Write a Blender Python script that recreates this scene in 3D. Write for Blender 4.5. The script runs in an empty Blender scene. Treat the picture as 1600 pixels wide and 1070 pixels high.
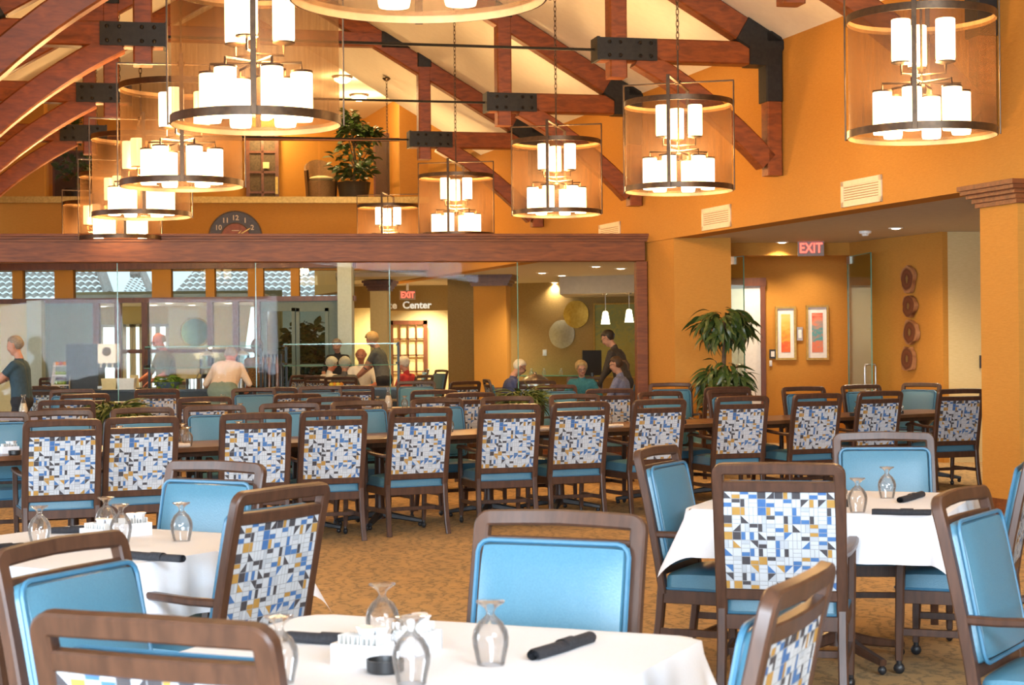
import bpy, bmesh, math, random
from mathutils import Vector, Matrix
PI = math.pi
rnd = random.Random(11)
SC = bpy.context.scene
COL = SC.collection

# ------------------------------------------------------------------ camera
FPX, CH, ROLL, PIT = 2700.0, 1.49, math.radians(0.55), 3/2700
cd = bpy.data.cameras.new('camera'); cam = bpy.data.objects.new('camera', cd); COL.objects.link(cam)
cd.sensor_width = 36; cd.lens = 36*FPX/1600; cd.clip_end = 300
cam.matrix_world = Matrix.Translation((0, 0, CH)) @ Matrix.Rotation(PI/2+PIT, 4, 'X') @ Matrix.Rotation(-ROLL, 4, 'Z')
cd.dof.use_dof = True; cd.dof.focus_distance = 12.0; cd.dof.aperture_fstop = 9.0
SC.camera = cam

# ------------------------------------------------------------------ world and daylight
SC.view_settings.view_transform = 'Standard'; SC.view_settings.look = 'None'
SC.view_settings.gamma = 1; SC.view_settings.use_curve_mapping = False
SC.view_settings.exposure = 0.3
SC.cycles.use_denoising = True
SC.cycles.max_bounces = 7; SC.cycles.diffuse_bounces = 3; SC.cycles.transparent_max_bounces = 24
SC.cycles.sample_clamp_indirect = 4.0
SC.cycles.caustics_reflective = False; SC.cycles.caustics_refractive = False
w = bpy.data.worlds.new('sky'); SC.world = w; w.use_nodes = True
nt = w.node_tree; nt.nodes.clear()
bg = nt.nodes.new('ShaderNodeBackground'); out = nt.nodes.new('ShaderNodeOutputWorld')
bg.inputs[0].default_value = (0.82, 0.92, 1.0, 1); bg.inputs[1].default_value = 1.3
nt.links.new(bg.outputs[0], out.inputs[0])

def area(name, loc, aim, sx, sy, power, col):
    l = bpy.data.lights.new(name, 'AREA'); l.shape = 'RECTANGLE'; l.size = sx; l.size_y = sy
    l.energy = power; l.color = col
    o = bpy.data.objects.new(name, l); COL.objects.link(o); o.location = loc
    o.rotation_euler = (Vector(aim)-Vector(loc)).to_track_quat('-Z', 'Z').to_euler()
    return o
# daylight entering the window wall behind the photographer and the windows of the left aisle
LAMP = 270
DAY = (0.72, 0.86, 1.0)
for k, x in enumerate((-4.6, -0.5)):
    area('window_daylight', (x, -3.85, 1.75), (x*0.4, 10, 1.0), 3.5, 2.3, 1020, DAY)
area('window_daylight', (4.6, -3.85, 4.55), (3.0, 10, 4.55), 5.0, 2.0, 900, DAY)   # unseen high window light, added to whiten the tabletops
area('window_daylight', (-8.6, 4.0, 1.7), (0, 5.5, 0.9), 7.0, 2.0, 1050, DAY)
area('window_daylight', (-11.8, 17.0, 1.7), (0, 18.0, 0.9), 7.0, 2.0, 520, DAY)

# ------------------------------------------------------------------ pixel helpers (photo frame 1600x1070)
cr, sr = math.cos(ROLL), math.sin(ROLL)
def ray(px, py):
    u = (px-800)/FPX; v = (535-py)/FPX
    return Vector((u*cr+v*sr, 1.0, -u*sr+v*cr+PIT))
EYE = Vector((0, 0, CH))
def P(px, py, D): return EYE + ray(px, py)*D
def PZ(px, py, z):
    r = ray(px, py); return EYE + r*((z-CH)/r.z)
def hit(px, py, p0, n):
    r = ray(px, py); n = Vector(n); return EYE + r*((Vector(p0)-EYE).dot(n)/r.dot(n))

# ------------------------------------------------------------------ materials
def newmat(name):
    m = bpy.data.materials.new(name); m.use_nodes = True
    n = m.node_tree; b = n.nodes['Principled BSDF']; return m, n, b
def coords(n, scale=(1, 1, 1), kind='Object'):
    tc = n.nodes.new('ShaderNodeTexCoord'); mp = n.nodes.new('ShaderNodeMapping')
    mp.inputs['Scale'].default_value = scale
    n.links.new(tc.outputs[kind], mp.inputs[0]); return mp.outputs[0]
def ramp(n, src, stops):
    r = n.nodes.new('ShaderNodeValToRGB'); e = r.color_ramp.elements
    while len(e) < len(stops): e.new(0.5)
    for i, (p, c) in enumerate(stops): e[i].position = p; e[i].color = (*c, 1)
    n.links.new(src, r.inputs[0]); return r.outputs[0]
def mat(name, col, rough=0.5, metal=0.0, col2=None, scale=(6, 6, 6), nscale=4.0, detail=4, bump=0.0, lo=0.35, hi=0.65, spec=0.5, dist=0.0):
    m, n, b = newmat(name)
    b.inputs['Base Color'].default_value = (*col, 1); b.inputs['Roughness'].default_value = rough
    b.inputs['Metallic'].default_value = metal; b.inputs['Specular IOR Level'].default_value = spec
    if col2 is not None or bump:
        nz = n.nodes.new('ShaderNodeTexNoise'); nz.inputs['Scale'].default_value = nscale; nz.inputs['Detail'].default_value = detail
        nz.inputs['Distortion'].default_value = dist
        n.links.new(coords(n, scale), nz.inputs['Vector'])
        if col2 is not None: n.links.new(ramp(n, nz.outputs[0], [(lo, col), (hi, col2)]), b.inputs['Base Color'])
        if bump:
            bp = n.nodes.new('ShaderNodeBump'); bp.inputs['Strength'].default_value = bump; bp.inputs['Distance'].default_value = 0.01
            n.links.new(nz.outputs[0], bp.inputs['Height']); n.links.new(bp.outputs[0], b.inputs['Normal'])
    return m
def emit(name, col, s):
    m, n, b = newmat(name)
    b.inputs['Base Color'].default_value = (*col, 1); b.inputs['Emission Color'].default_value = (*col, 1); b.inputs['Emission Strength'].default_value = s
    try: m.cycles.emission_sampling = 'NONE'
    except Exception: pass
    return m
def glassmat(name, tint=(1, 1, 1), gloss=1.0, rough=0.0, ior=1.45, base=0.0):
    m = bpy.data.materials.new(name); m.use_nodes = True; n = m.node_tree; n.nodes.clear()
    o = n.nodes.new('ShaderNodeOutputMaterial'); t = n.nodes.new('ShaderNodeBsdfTransparent'); g = n.nodes.new('ShaderNodeBsdfGlossy')
    mx = n.nodes.new('ShaderNodeMixShader'); fr = n.nodes.new('ShaderNodeFresnel'); ma = n.nodes.new('ShaderNodeMath'); ma.operation = 'MULTIPLY_ADD'
    ma.use_clamp = True
    fr.inputs[0].default_value = ior; ma.inputs[1].default_value = gloss; ma.inputs[2].default_value = base
    t.inputs[0].default_value = (*tint, 1); g.inputs['Roughness'].default_value = rough
    n.links.new(fr.outputs[0], ma.inputs[0]); n.links.new(ma.outputs[0], mx.inputs[0]); n.links.new(t.outputs[0], mx.inputs[1]); n.links.new(g.outputs[0], mx.inputs[2])
    n.links.new(mx.outputs[0], o.inputs[0]); return m
def meshscreen(name):
    # bronze wire gauze: fine weave of opaque wire over open holes
    m = bpy.data.materials.new(name); m.use_nodes = True; n = m.node_tree; n.nodes.clear()
    o = n.nodes.new('ShaderNodeOutputMaterial'); t = n.nodes.new('ShaderNodeBsdfTransparent'); mx = n.nodes.new('ShaderNodeMixShader')
    b = n.nodes.new('ShaderNodeBsdfPrincipled'); b.inputs['Base Color'].default_value = (.075, .034, .011, 1); b.inputs['Metallic'].default_value = .1; b.inputs['Roughness'].default_value = .5
    t.inputs[0].default_value = (1, .93, .82, 1)
    wv = n.nodes.new('ShaderNodeTexNoise'); wv.inputs['Scale'].default_value = 5
    n.links.new(coords(n, (9, 9, .6)), wv.inputs['Vector'])
    mr = n.nodes.new('ShaderNodeMapRange'); mr.inputs['To Min'].default_value = .30; mr.inputs['To Max'].default_value = .60
    n.links.new(wv.outputs[0], mr.inputs[0]); n.links.new(mr.outputs[0], mx.inputs[0])
    n.links.new(t.outputs[0], mx.inputs[1]); n.links.new(b.outputs[0], mx.inputs[2]); n.links.new(mx.outputs[0], o.inputs[0]); return m

def wood(name, a, b_, rough=.4, scale=(3, 3, 30)):
    m, n, b = newmat(name)
    nz = n.nodes.new('ShaderNodeTexNoise'); nz.inputs['Scale'].default_value = 1.6; nz.inputs['Detail'].default_value = 6; nz.inputs['Distortion'].default_value = .6
    n.links.new(coords(n, scale), nz.inputs['Vector'])
    n.links.new(ramp(n, nz.outputs[0], [(.3, a), (.7, b_)]), b.inputs['Base Color']); b.inputs['Roughness'].default_value = rough
    return m

M = {}
M['beam'] = wood('stained_timber', (.30, .075, .014), (.15, .036, .008), .42, (4, 4, 14))
M['header'] = wood('oak_trim', (.23, .070, .015), (.11, .029, .007), .55, (1.2, 14, 22))
M['trim'] = wood('dark_oak_trim', (.17, .055, .02), (.10, .03, .012), .38, (10, 10, 2))
M['chairwood'] = mat('walnut_chair_wood', (.080, .036, .021), .36, col2=(.052, .024, .015), scale=(20, 20, 3), nscale=2)
M['tablewood'] = wood('table_laminate', (.17, .075, .035), (.10, .042, .02), .3, (3, 20, 3))
M['blue'] = mat('blue_vinyl', (.062, .180, .262), .34, col2=(.072, .20, .285), scale=(40, 40, 40), bump=.08)
M['piping'] = mat('blue_piping', (.04, .15, .25), .4, col2=(.05, .165, .27))
M['plate'] = mat('blackened_steel_plate', (.012, .013, .013), .5, .3, col2=(.022, .022, .02))
M['bolt'] = mat('steel_bolt', (.03, .028, .026), .4, .8, col2=(.05, .045, .04))
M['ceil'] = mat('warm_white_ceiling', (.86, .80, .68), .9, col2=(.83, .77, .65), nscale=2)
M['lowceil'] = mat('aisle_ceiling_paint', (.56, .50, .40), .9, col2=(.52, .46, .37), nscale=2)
M['bronze'] = mat('dark_bronze', (.10, .062, .035), .38, .7, col2=(.07, .045, .027))
M['bronze_in'] = mat('pale_bronze_band', (.34, .20, .10), .5, .1, col2=(.3, .17, .08))
M['gauze'] = meshscreen('bronze_gauze')
M['shade'] = emit('lit_opal_glass', (1.0, .78, .46), 8.0)
M['shadeend'] = mat('opal_glass_base', (.8, .62, .4), .5, col2=(.75, .56, .36))
M['white'] = mat('white_paint', (.8, .79, .76), .5, col2=(.75, .74, .71))
M['china'] = mat('white_china', (.8, .81, .84), .25, col2=(.76, .77, .8))
M['cloth'] = mat('white_linen', (.84, .85, .90), .85, col2=(.80, .81, .86), scale=(90, 90, 90), bump=.05)
M['black'] = mat('black_linen', (.014, .014, .018), .85, col2=(.024, .024, .03), scale=(30, 30, 30), bump=.2)
M['dark'] = mat('black_plastic', (.015, .015, .016), .4, col2=(.02, .02, .022))
M['whitenap'] = mat('cream_linen', (.78, .70, .62), .85, col2=(.7, .62, .54), scale=(30, 30, 30), bump=.2)
M['steel'] = mat('brushed_steel', (.55, .53, .5), .28, .9, col2=(.48, .46, .43))
M['gold'] = mat('antique_gold', (.55, .36, .10), .38, .6, col2=(.42, .27, .07))
M['goblet'] = glassmat('clear_tumbler_glass', (.99, .99, .99), .8, .04, 1.33, .02)
def whiten_glass(m, amt):  # mixes translucent white into the glass in place of bright highlights
    n = m.node_tree; o = [x for x in n.nodes if x.type == 'OUTPUT_MATERIAL'][0]; src = o.inputs[0].links[0].from_socket
    mx = n.nodes.new('ShaderNodeMixShader'); d = n.nodes.new('ShaderNodeBsdfTranslucent'); d.inputs[0].default_value = (.9, .9, .9, 1); mx.inputs[0].default_value = amt
    n.links.new(src, mx.inputs[1]); n.links.new(d.outputs[0], mx.inputs[2]); n.links.new(mx.outputs[0], o.inputs[0]); return m
whiten_glass(M['goblet'], .07)
M['pane'] = glassmat('partition_glass', (.95, .975, .96), .07, 0, 1.5, .0)
M['doorglass'] = glassmat('door_glass', (.86, .92, .84), .4, 0, 1.5, 0)
M['edgeglass'] = mat('green_glass_edge', (.12, .32, .24), .15, col2=(.10, .28, .2))
M['winglass'] = glassmat('window_glass', (.86, .93, .95), 1.0, 0, 1.5, .0)
M['teal'] = mat('grey_green_paint', (.20, .25, .22), .8, col2=(.18, .23, .2))
M['cream'] = mat('cream_paint', (.78, .64, .34), .85, col2=(.74, .6, .31))
M['palegreen'] = mat('pale_green_paint', (.55, .63, .56), .8, col2=(.5, .58, .51))
M['leaf'] = mat('glossy_leaf', (.028, .060, .014), .35, col2=(.065, .10, .02), nscale=7)
M['fern'] = mat('fern_leaf', (.030, .060, .008), .55, col2=(.075, .10, .012), nscale=6)
M['treeleaf'] = mat('shrub_leaf', (.06, .10, .045), .6, col2=(.12, .19, .08))
M['bark'] = mat('bark', (.12, .075, .04), .8, col2=(.07, .045, .025))
M['pot'] = mat('dark_pot', (.035, .025, .018), .5, col2=(.05, .035, .022))
M['lens'] = emit('recessed_lamp_lens', (1.0, .84, .58), 9)
M['flush'] = emit('flush_lamp_glass', (1.0, .82, .5), 7)
M['exit'] = emit('exit_letters', (1.0, .08, .05), 3.0)
M['skin'] = mat('skin', (.55, .27, .17), .55, col2=(.5, .23, .14))
M['pinkskin'] = mat('ruddy_skin', (.55, .19, .10), .55, col2=(.5, .16, .09))
M['eye'] = mat('dark_eye', (.02, .015, .012), .3, col2=(.03, .02, .015))
M['lip'] = mat('lip', (.38, .11, .09), .5, col2=(.34, .1, .08))

# carpet: gold ground with broken dark leaf-vein strokes
m, n, b = newmat('patterned_carpet'); M['carpet'] = m
wv = n.nodes.new('ShaderNodeTexWave'); wv.inputs['Scale'].default_value = 3.0; wv.inputs['Distortion'].default_value = 17; wv.inputs['Detail'].default_value = 5; wv.inputs['Detail Scale'].default_value = 1.5; wv.inputs['Detail Roughness'].default_value = .68
n.links.new(coords(n, (1, 1, 1)), wv.inputs['Vector'])
nz = n.nodes.new('ShaderNodeTexNoise'); nz.inputs['Scale'].default_value = 5; nz.inputs['Detail'].default_value = 4
n.links.new(coords(n, (1, 1, 1)), nz.inputs['Vector'])
c1 = ramp(n, wv.outputs['Fac'], [(.0, (.17, .13, .085)), (.16, (.26, .18, .10)), (.32, (.50, .315, .145))])
c2 = ramp(n, nz.outputs[0], [(.35, (.56, .36, .165)), (.6, (.40, .28, .15))])
mx = n.nodes.new('ShaderNodeMix'); mx.data_type = 'RGBA'; mx.blend_type = 'MIX'; mx.inputs[0].default_value = .45
n.links.new(c1, mx.inputs[6]); n.links.new(c2, mx.inputs[7]); n.links.new(mx.outputs[2], b.inputs['Base Color']); b.inputs['Roughness'].default_value = .95
b.inputs['Specular IOR Level'].default_value = .1
nz2 = n.nodes.new('ShaderNodeTexNoise'); nz2.inputs['Scale'].default_value = 250
n.links.new(coords(n), nz2.inputs['Vector'])
bp = n.nodes.new('ShaderNodeBump'); bp.inputs['Strength'].default_value = .5; bp.inputs['Distance'].default_value = .01
n.links.new(nz2.outputs[0], bp.inputs['Height']); n.links.new(bp.outputs[0], b.inputs['Normal'])
# grass-cloth wall covering
m, n, b = newmat('gold_grasscloth'); M['wall'] = m
nz = n.nodes.new('ShaderNodeTexNoise'); nz.inputs['Scale'].default_value = 4; nz.inputs['Detail'].default_value = 6; nz.inputs['Roughness'].default_value = .7
n.links.new(coords(n, (4, 4, 34)), nz.inputs['Vector'])
n.links.new(ramp(n, nz.outputs[0], [(.3, (.46, .205, .034)), (.7, (.55, .255, .048))]), b.inputs['Base Color'])
b.inputs['Roughness'].default_value = .8; b.inputs['Specular IOR Level'].default_value = .2
bp = n.nodes.new('ShaderNodeBump'); bp.inputs['Strength'].default_value = .25; bp.inputs['Distance'].default_value = .006
n.links.new(nz.outputs[0], bp.inputs['Height']); n.links.new(bp.outputs[0], b.inputs['Normal'])
M['palewall'] = mat('pale_straw_wall', (.62, .48, .24), .8, col2=(.57, .43, .2), scale=(4, 4, 34))
M['olivewall'] = mat('olive_gold_wall', (.34, .22, .075), .85, col2=(.29, .18, .055), scale=(5, 5, 25), nscale=5)

# ------------------------------------------------------------------ mesh builder
class MB:
    def __init__(s): s.v = []; s.f = []; s.mi = []; s.sm = []
    def add(s, vs, fs, mi=0, smooth=False, T=None):
        o = len(s.v)
        s.v += [tuple(T @ Vector(p)) if T else tuple(p) for p in vs]
        for f in fs: s.f.append(tuple(i+o for i in f)); s.mi.append(mi); s.sm.append(smooth)
        return s
    def box(s, c, d, mi=0, rz=0, T=None):
        x, y, z = d[0]/2, d[1]/2, d[2]/2
        vs = [(sx*x, sy*y, sz*z) for sz in (-1, 1) for sy in (-1, 1) for sx in (-1, 1)]
        A = Matrix.Translation(c) @ Matrix.Rotation(rz, 4, 'Z')
        if T: A = T @ A
        return s.add(vs, [(0, 2, 3, 1), (4, 5, 7, 6), (0, 1, 5, 4), (2, 6, 7, 3), (0, 4, 6, 2), (1, 3, 7, 5)], mi, False, A)
    def sweep(s, path, w, h, nrm, ch=.25, mi=0, closed=False, T=None, smooth=True):
        path = [Vector(p) for p in path]; N = len(path); nrm = Vector(nrm)
        def val(q, i): return q[i] if isinstance(q, (list, tuple)) else q
        rings = []
        for i, p in enumerate(path):
            a = path[(i-1) % N] if (closed or i > 0) else p
            c = path[(i+1) % N] if (closed or i < N-1) else p
            t = (c-a).normalized(); side = t.cross(nrm).normalized(); up = side.cross(t).normalized()
            W, H = val(w, i)/2, val(h, i)/2; k = ch*min(W, H)*2
            sec = [(W-k, -H), (W, -H+k), (W, H-k), (W-k, H), (-W+k, H), (-W, H-k), (-W, -H+k), (-W+k, -H)]
            # miter widen
            m = 1.0
            if 0 < i < N-1 or closed:
                t1 = (p-a).normalized(); t2 = (c-p).normalized(); cs = max(.5, math.cos(t1.angle(t2, 0)/2)); m = 1/cs
            rings.append([p+side*x*m+up*y for x, y in sec])
        vs = [q for r in rings for q in r]; fs = []
        for i in range(N if closed else N-1):
            j = (i+1) % N
            for k in range(8): fs.append((i*8+k, i*8+(k+1) % 8, j*8+(k+1) % 8, j*8+k))
        s.add(vs, fs, mi, smooth, T)
        if not closed:
            s.add(rings[0], [tuple(range(7, -1, -1))], mi, False, T); s.add(rings[-1], [tuple(range(8))], mi, False, T)
        return s
    def bar(s, p, q, w, h, up=(0, 0, 1), mi=0, ch=.08, T=None):
        return s.sweep([p, q], w, h, up, ch, mi, False, T, False)
    def tube(s, path, r, n=8, mi=0, closed=False, T=None, caps=True):
        path = [Vector(p) for p in path]; N = len(path); rings = []; ref = None
        for i, p in enumerate(path):
            a = path[(i-1) % N] if (closed or i > 0) else p
            c = path[(i+1) % N] if (closed or i < N-1) else p
            t = (c-a); t = t.normalized() if t.length > 1e-9 else Vector((0, 0, 1))
            if ref is None: ref = Vector((0, 0, 1)) if abs(t.z) < .9 else Vector((1, 0, 0))
            x = t.cross(ref).normalized(); ref = x.cross(t).normalized()
            rr = r[i] if isinstance(r, (list, tuple)) else r
            rings.append([p+(x*math.cos(2*PI*k/n)+ref*math.sin(2*PI*k/n))*rr for k in range(n)])
        vs = [q for g in rings for q in g]; fs = []
        for i in range(N if closed else N-1):
            j = (i+1) % N
            for k in range(n): fs.append((i*n+k, i*n+(k+1) % n, j*n+(k+1) % n, j*n+k))
        s.add(vs, fs, mi, True, T)
        if not closed and caps:
            s.add(rings[0], [tuple(range(n-1, -1, -1))], mi, False, T); s.add(rings[-1], [tuple(range(n))], mi, False, T)
        return s
    def lathe(s, prof, n=20, c=(0, 0, 0), mi=0, T=None, smooth=True):
        vs = []; fs = []; K = len(prof)
        for r, z in prof:
            for k in range(n): vs.append((c[0]+r*math.cos(2*PI*k/n), c[1]+r*math.sin(2*PI*k/n), c[2]+z))
        for i in range(K-1):
            for k in range(n): fs.append((i*n+k, i*n+(k+1) % n, (i+1)*n+(k+1) % n, (i+1)*n+k))
        return s.add(vs, fs, mi, smooth, T)
    def ell(s, c, r, n=12, m=8, mi=0, T=None):
        vs = []; fs = []
        for i in range(m+1):
            a = PI*i/m
            for k in range(n):
                b = 2*PI*k/n; vs.append((c[0]+r[0]*math.sin(a)*math.cos(b), c[1]+r[1]*math.sin(a)*math.sin(b), c[2]-r[2]*math.cos(a)))
        for i in range(m):
            for k in range(n): fs.append((i*n+k, i*n+(k+1) % n, (i+1)*n+(k+1) % n, (i+1)*n+k))
        return s.add(vs, fs, mi, True, T)
    def prism(s, poly, z0, z1, mi=0, T=None, smooth=False):
        N = len(poly); vs = [(x, y, z0) for x, y in poly]+[(x, y, z1) for x, y in poly]
        fs = [tuple(range(N-1, -1, -1)), tuple(range(N, 2*N))]
        s.add(vs, fs, mi, False, T)
        return s.add(vs, [(i, (i+1) % N, N+(i+1) % N, N+i) for i in range(N)], mi, smooth, T)
    def pillow(s, W, H, T_, M4, n=10, r=.12, mi=0, edge=.35):
        # cushion: superelliptic dome on a W x H pad, its base on the local plane z=0, dome toward +z
        vs = []; fs = []
        for i in range(n+1):
            for j in range(n+1):
                u = -1+2*i/n; v = -1+2*j/n
                u = math.copysign(1-(1-abs(u))**1.5, u); v = math.copysign(1-(1-abs(v))**1.5, v)
                k = 1-r*(abs(u)**8*abs(v)**8)
                d = (1-abs(u)**5)**.5*(1-abs(v)**5)**.5
                z = T_*edge*(1 if max(abs(u), abs(v)) < .999 else .0) + T_*(1-edge)*d*(1-.12*(u*u+v*v))
                vs.append((u*W/2*k, v*H/2*k, z))
        for i in range(n):
            for j in range(n): fs.append((i*(n+1)+j, (i+1)*(n+1)+j, (i+1)*(n+1)+j+1, i*(n+1)+j+1))
        return s.add(vs, fs, mi, True, M4)
    def build(s, name, mats, parent=None, kind=None):
        me = bpy.data.meshes.new(name); me.from_pydata(s.v, [], s.f)
        for mm in (mats if isinstance(mats, (list, tuple)) else [mats]): me.materials.append(mm)
        me.polygons.foreach_set('material_index', s.mi); me.polygons.foreach_set('use_smooth', s.sm)
        me.update()
        if True in s.sm: me.set_sharp_from_angle(angle=math.radians(38))
        o = bpy.data.objects.new(name, me); COL.objects.link(o)
        if parent: o.parent = parent
        if kind: o['kind'] = kind
        return o
def thing(name, label, cat, loc=(0, 0, 0), rz=0, group=None):
    o = bpy.data.objects.new(name, None); COL.objects.link(o); o.empty_display_size = .1
    o.location = loc; o.rotation_euler = (0, 0, rz); return tag(o, label, cat, group)
def tag(o, label, cat, group=None):
    o['label'] = label; o['category'] = cat
    if group: o['group'] = group
    return o
TREES = {}
def tree(o): return (o, [tree(c) for c in o.children])
def copy_tree(t, parent=None):
    c = t[0].copy(); COL.objects.link(c)
    if parent: c.parent = parent
    for ch in t[1]: copy_tree(ch, c)
    return c
def inst(proto, used, loc, rz, label, group=None):
    if proto.name not in TREES: TREES[proto.name] = tree(proto)
    if not used: used.append(1); o = proto
    else: o = copy_tree(TREES[proto.name])
    o.location = loc; o.rotation_euler = (0, 0, rz); o['label'] = label
    if group: o['group'] = group
    return o
def struct(o): o['kind'] = 'structure'; return o
def rot_to(d):  # matrix whose local +Z points along d
    return Vector(d).to_track_quat('Z', 'Y').to_matrix().to_4x4()
def frame(o, x, y):   # matrix with given local x and y axes at o
    x = Vector(x).normalized(); y = Vector(y); y = (y-x*y.dot(x)).normalized(); z = x.cross(y)
    return Matrix(((x.x, y.x, z.x, o[0]), (x.y, y.y, z.y, o[1]), (x.z, y.z, z.z, o[2]), (0, 0, 0, 1)))
def text(name, s, size, M4, material, parent=None, depth=.004, bold=0.0):
    cu = bpy.data.curves.new(name, 'FONT'); cu.body = s; cu.size = size; cu.align_x = 'CENTER'; cu.align_y = 'CENTER'; cu.extrude = depth; cu.offset = bold; cu.resolution_u = 3
    t = bpy.data.objects.new(name, cu); COL.objects.link(t); bpy.context.view_layer.update()
    me = bpy.data.meshes.new_from_object(t.evaluated_get(bpy.context.evaluated_depsgraph_get()))
    bpy.data.objects.remove(t); bpy.data.curves.remove(cu)
    me.transform(M4); me.materials.clear(); me.materials.append(material)
    o = bpy.data.objects.new(name, me); COL.objects.link(o)
    if parent: o.parent = parent
    return o
ORD = ['first', 'second', 'third', 'fourth', 'fifth', 'sixth', 'seventh', 'eighth', 'ninth', 'tenth', 'eleventh', 'twelfth', 'thirteenth', 'fourteenth', 'fifteenth', 'sixteenth']
# ================================================================== the setting
WA = math.radians(17.3); TA = math.radians(13)
W0 = Vector((2.94, 18.9, 0)); WD = Vector((-math.sin(WA), math.cos(WA), 0)); TL = Vector((-math.cos(TA), -math.sin(TA), 0))
UPV = Vector((0, 0, 1)); HALL = 8.65; ZS, ZW, SLOPE = 2.81, 4.78, math.tan(math.radians(30.5))
def rm(a, b, z=0): return W0 + WD*a + TL*b + UPV*z
A0, A1 = -23.5, 14.8        # hall from the window wall behind the camera to the loft front

def slab(name, pts, z0, z1, material):
    mb = MB(); mb.prism([(p[0], p[1]) for p in pts], z0, z1); return struct(mb.build(name, material))
slab('floor', [(-16, -6), (16, -6), (16, 52), (-16, 52)], -.1, 0, M['carpet'])
# upper walls of the vaulted hall
def wallbox(name, a0, a1, b0, b1, z0, z1, material=None):
    return slab(name, [rm(a0, b0), rm(a1, b0), rm(a1, b1), rm(a0, b1)], z0, z1, material or M['wall'])
wallbox('wall_right_upper', A0, 27, -.3, 0, ZS, ZW+.1)
wallbox('wall_left_upper', A0, A1, HALL, HALL+.3, ZS, ZW+.1)
# sloping ceilings
AV = 11.6
wallbox('wall_right_loft', AV, 24, -.3, 0, ZW, 6.7)
wallbox('wall_left_loft', AV, 24, HALL, HALL+.3, ZW, 6.7)
wallbox('wall_gable', AV, AV+.15, -.2, HALL+.2, 6.6, 7.5)
for nm, b0, b1 in (('ceiling_right', -.3, HALL/2), ('ceiling_left', HALL+.3, HALL/2)):
    zt = ZW+SLOPE*HALL/2; ze = ZW-.3*SLOPE
    q = [rm(A0, b0, ze), rm(AV, b0, ze), rm(AV, b1, zt), rm(A0, b1, zt)]
    mb = MB(); mb.add([*q, *[p+UPV*.12 for p in q]], [(0, 1, 2, 3), (7, 6, 5, 4), (0, 4, 5, 1), (1, 5, 6, 2), (2, 6, 7, 3), (3, 7, 4, 0)])
    struct(mb.build(nm, M['ceil']))
# low aisle ceilings
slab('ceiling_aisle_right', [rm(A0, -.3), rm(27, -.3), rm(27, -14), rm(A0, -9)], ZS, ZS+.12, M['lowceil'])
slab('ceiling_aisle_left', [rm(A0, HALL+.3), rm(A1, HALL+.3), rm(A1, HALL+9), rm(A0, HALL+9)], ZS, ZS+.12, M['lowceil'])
# walls never in the frame that close the place
def wall_with_openings(name, p, q, z0, z1, holes, thick, material):
    p = Vector(p); q = Vector(q); d = (q-p); L = d.length; d.normalize(); rz = math.atan2(d.y, d.x)
    mb = MB(); cur = 0
    def piece(x0, x1, a, b):
        if x1-x0 > .001 and b-a > .001:
            c = p+d*(x0+x1)/2; mb.box((c.x, c.y, (a+b)/2), (x1-x0, thick, b-a), 0, rz)
    for x0, x1, a, b in holes:
        piece(cur, x0, z0, z1); piece(x0, x1, z0, a); piece(x0, x1, b, z1); cur = x1
    piece(cur, L, z0, z1)
    return struct(mb.build(name, material))
wall_with_openings('wall_back', (-12, -4, 0), (12, -4, 0), 0, 7.6, [(5.6, 9.2, .55, 2.95), (9.7, 13.3, .55, 2.95), (14.0, 19.2, 3.5, 5.6)], .2, M['wall'])  # last opening made for the added high window light
wall_with_openings('wall_left', (-9.0, -4, 0), (-13.6, 24, 0), 0, 2.9, [(4.0, 11.8, .6, 2.75), (17.0, 25.0, .6, 2.75)], .2, M['wall'])
mb = MB(); q0 = rm(A0, -6); q1 = rm(0, -6); mb.bar((q0.x, q0.y, 1.45), (q1.x, q1.y, 1.45), .2, 2.9); struct(mb.build('wall_right', M['wall']))

# right-hand pier, column and corridor
PL = hit(1053, 400, (0, 21.8, 0), (0, 1, 0)).x; PR = hit(1142, 400, (0, 21.8, 0), (0, 1, 0)).x
slab('wall_pier', [(PL, 21.8), (PR, 21.8), (PR-.05, 22.75), (PL-.29, 22.75)], 0, ZS, M['wall'])
cF = P(1592, 540, 14.3); WR = Vector((math.cos(WA), math.sin(WA), 0)); CS = .56; cC = cF+WD*CS/2+WR*CS/2
col = thing('column', 'gold wall-covered square column with dark crown moulding at right edge', 'column', (cC.x, cC.y, 0), WA); struct(col)
mb = MB(); mb.box((0, 0, ZS/2), (CS, CS, ZS)); mb.build('shaft', M['wall'], col)
mb = MB()
for k, (o_, z0, z1) in enumerate(((.03, 2.62, 2.66), (.05, 2.66, 2.70), (.085, 2.70, 2.735), (.12, 2.735, 2.77), (.14, 2.77, ZS))): mb.box((0, 0, (z0+z1)/2), (CS+2*o_, CS+2*o_, z1-z0))
mb.build('crown_moulding', M['header'], col)
mb = MB(); mb.box((0, 0, .06), (CS+.03, CS+.03, .12)); mb.box((0, 0, .135), (CS+.015, CS+.015, .03)); mb.build('base_moulding', M['header'], col)
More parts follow.
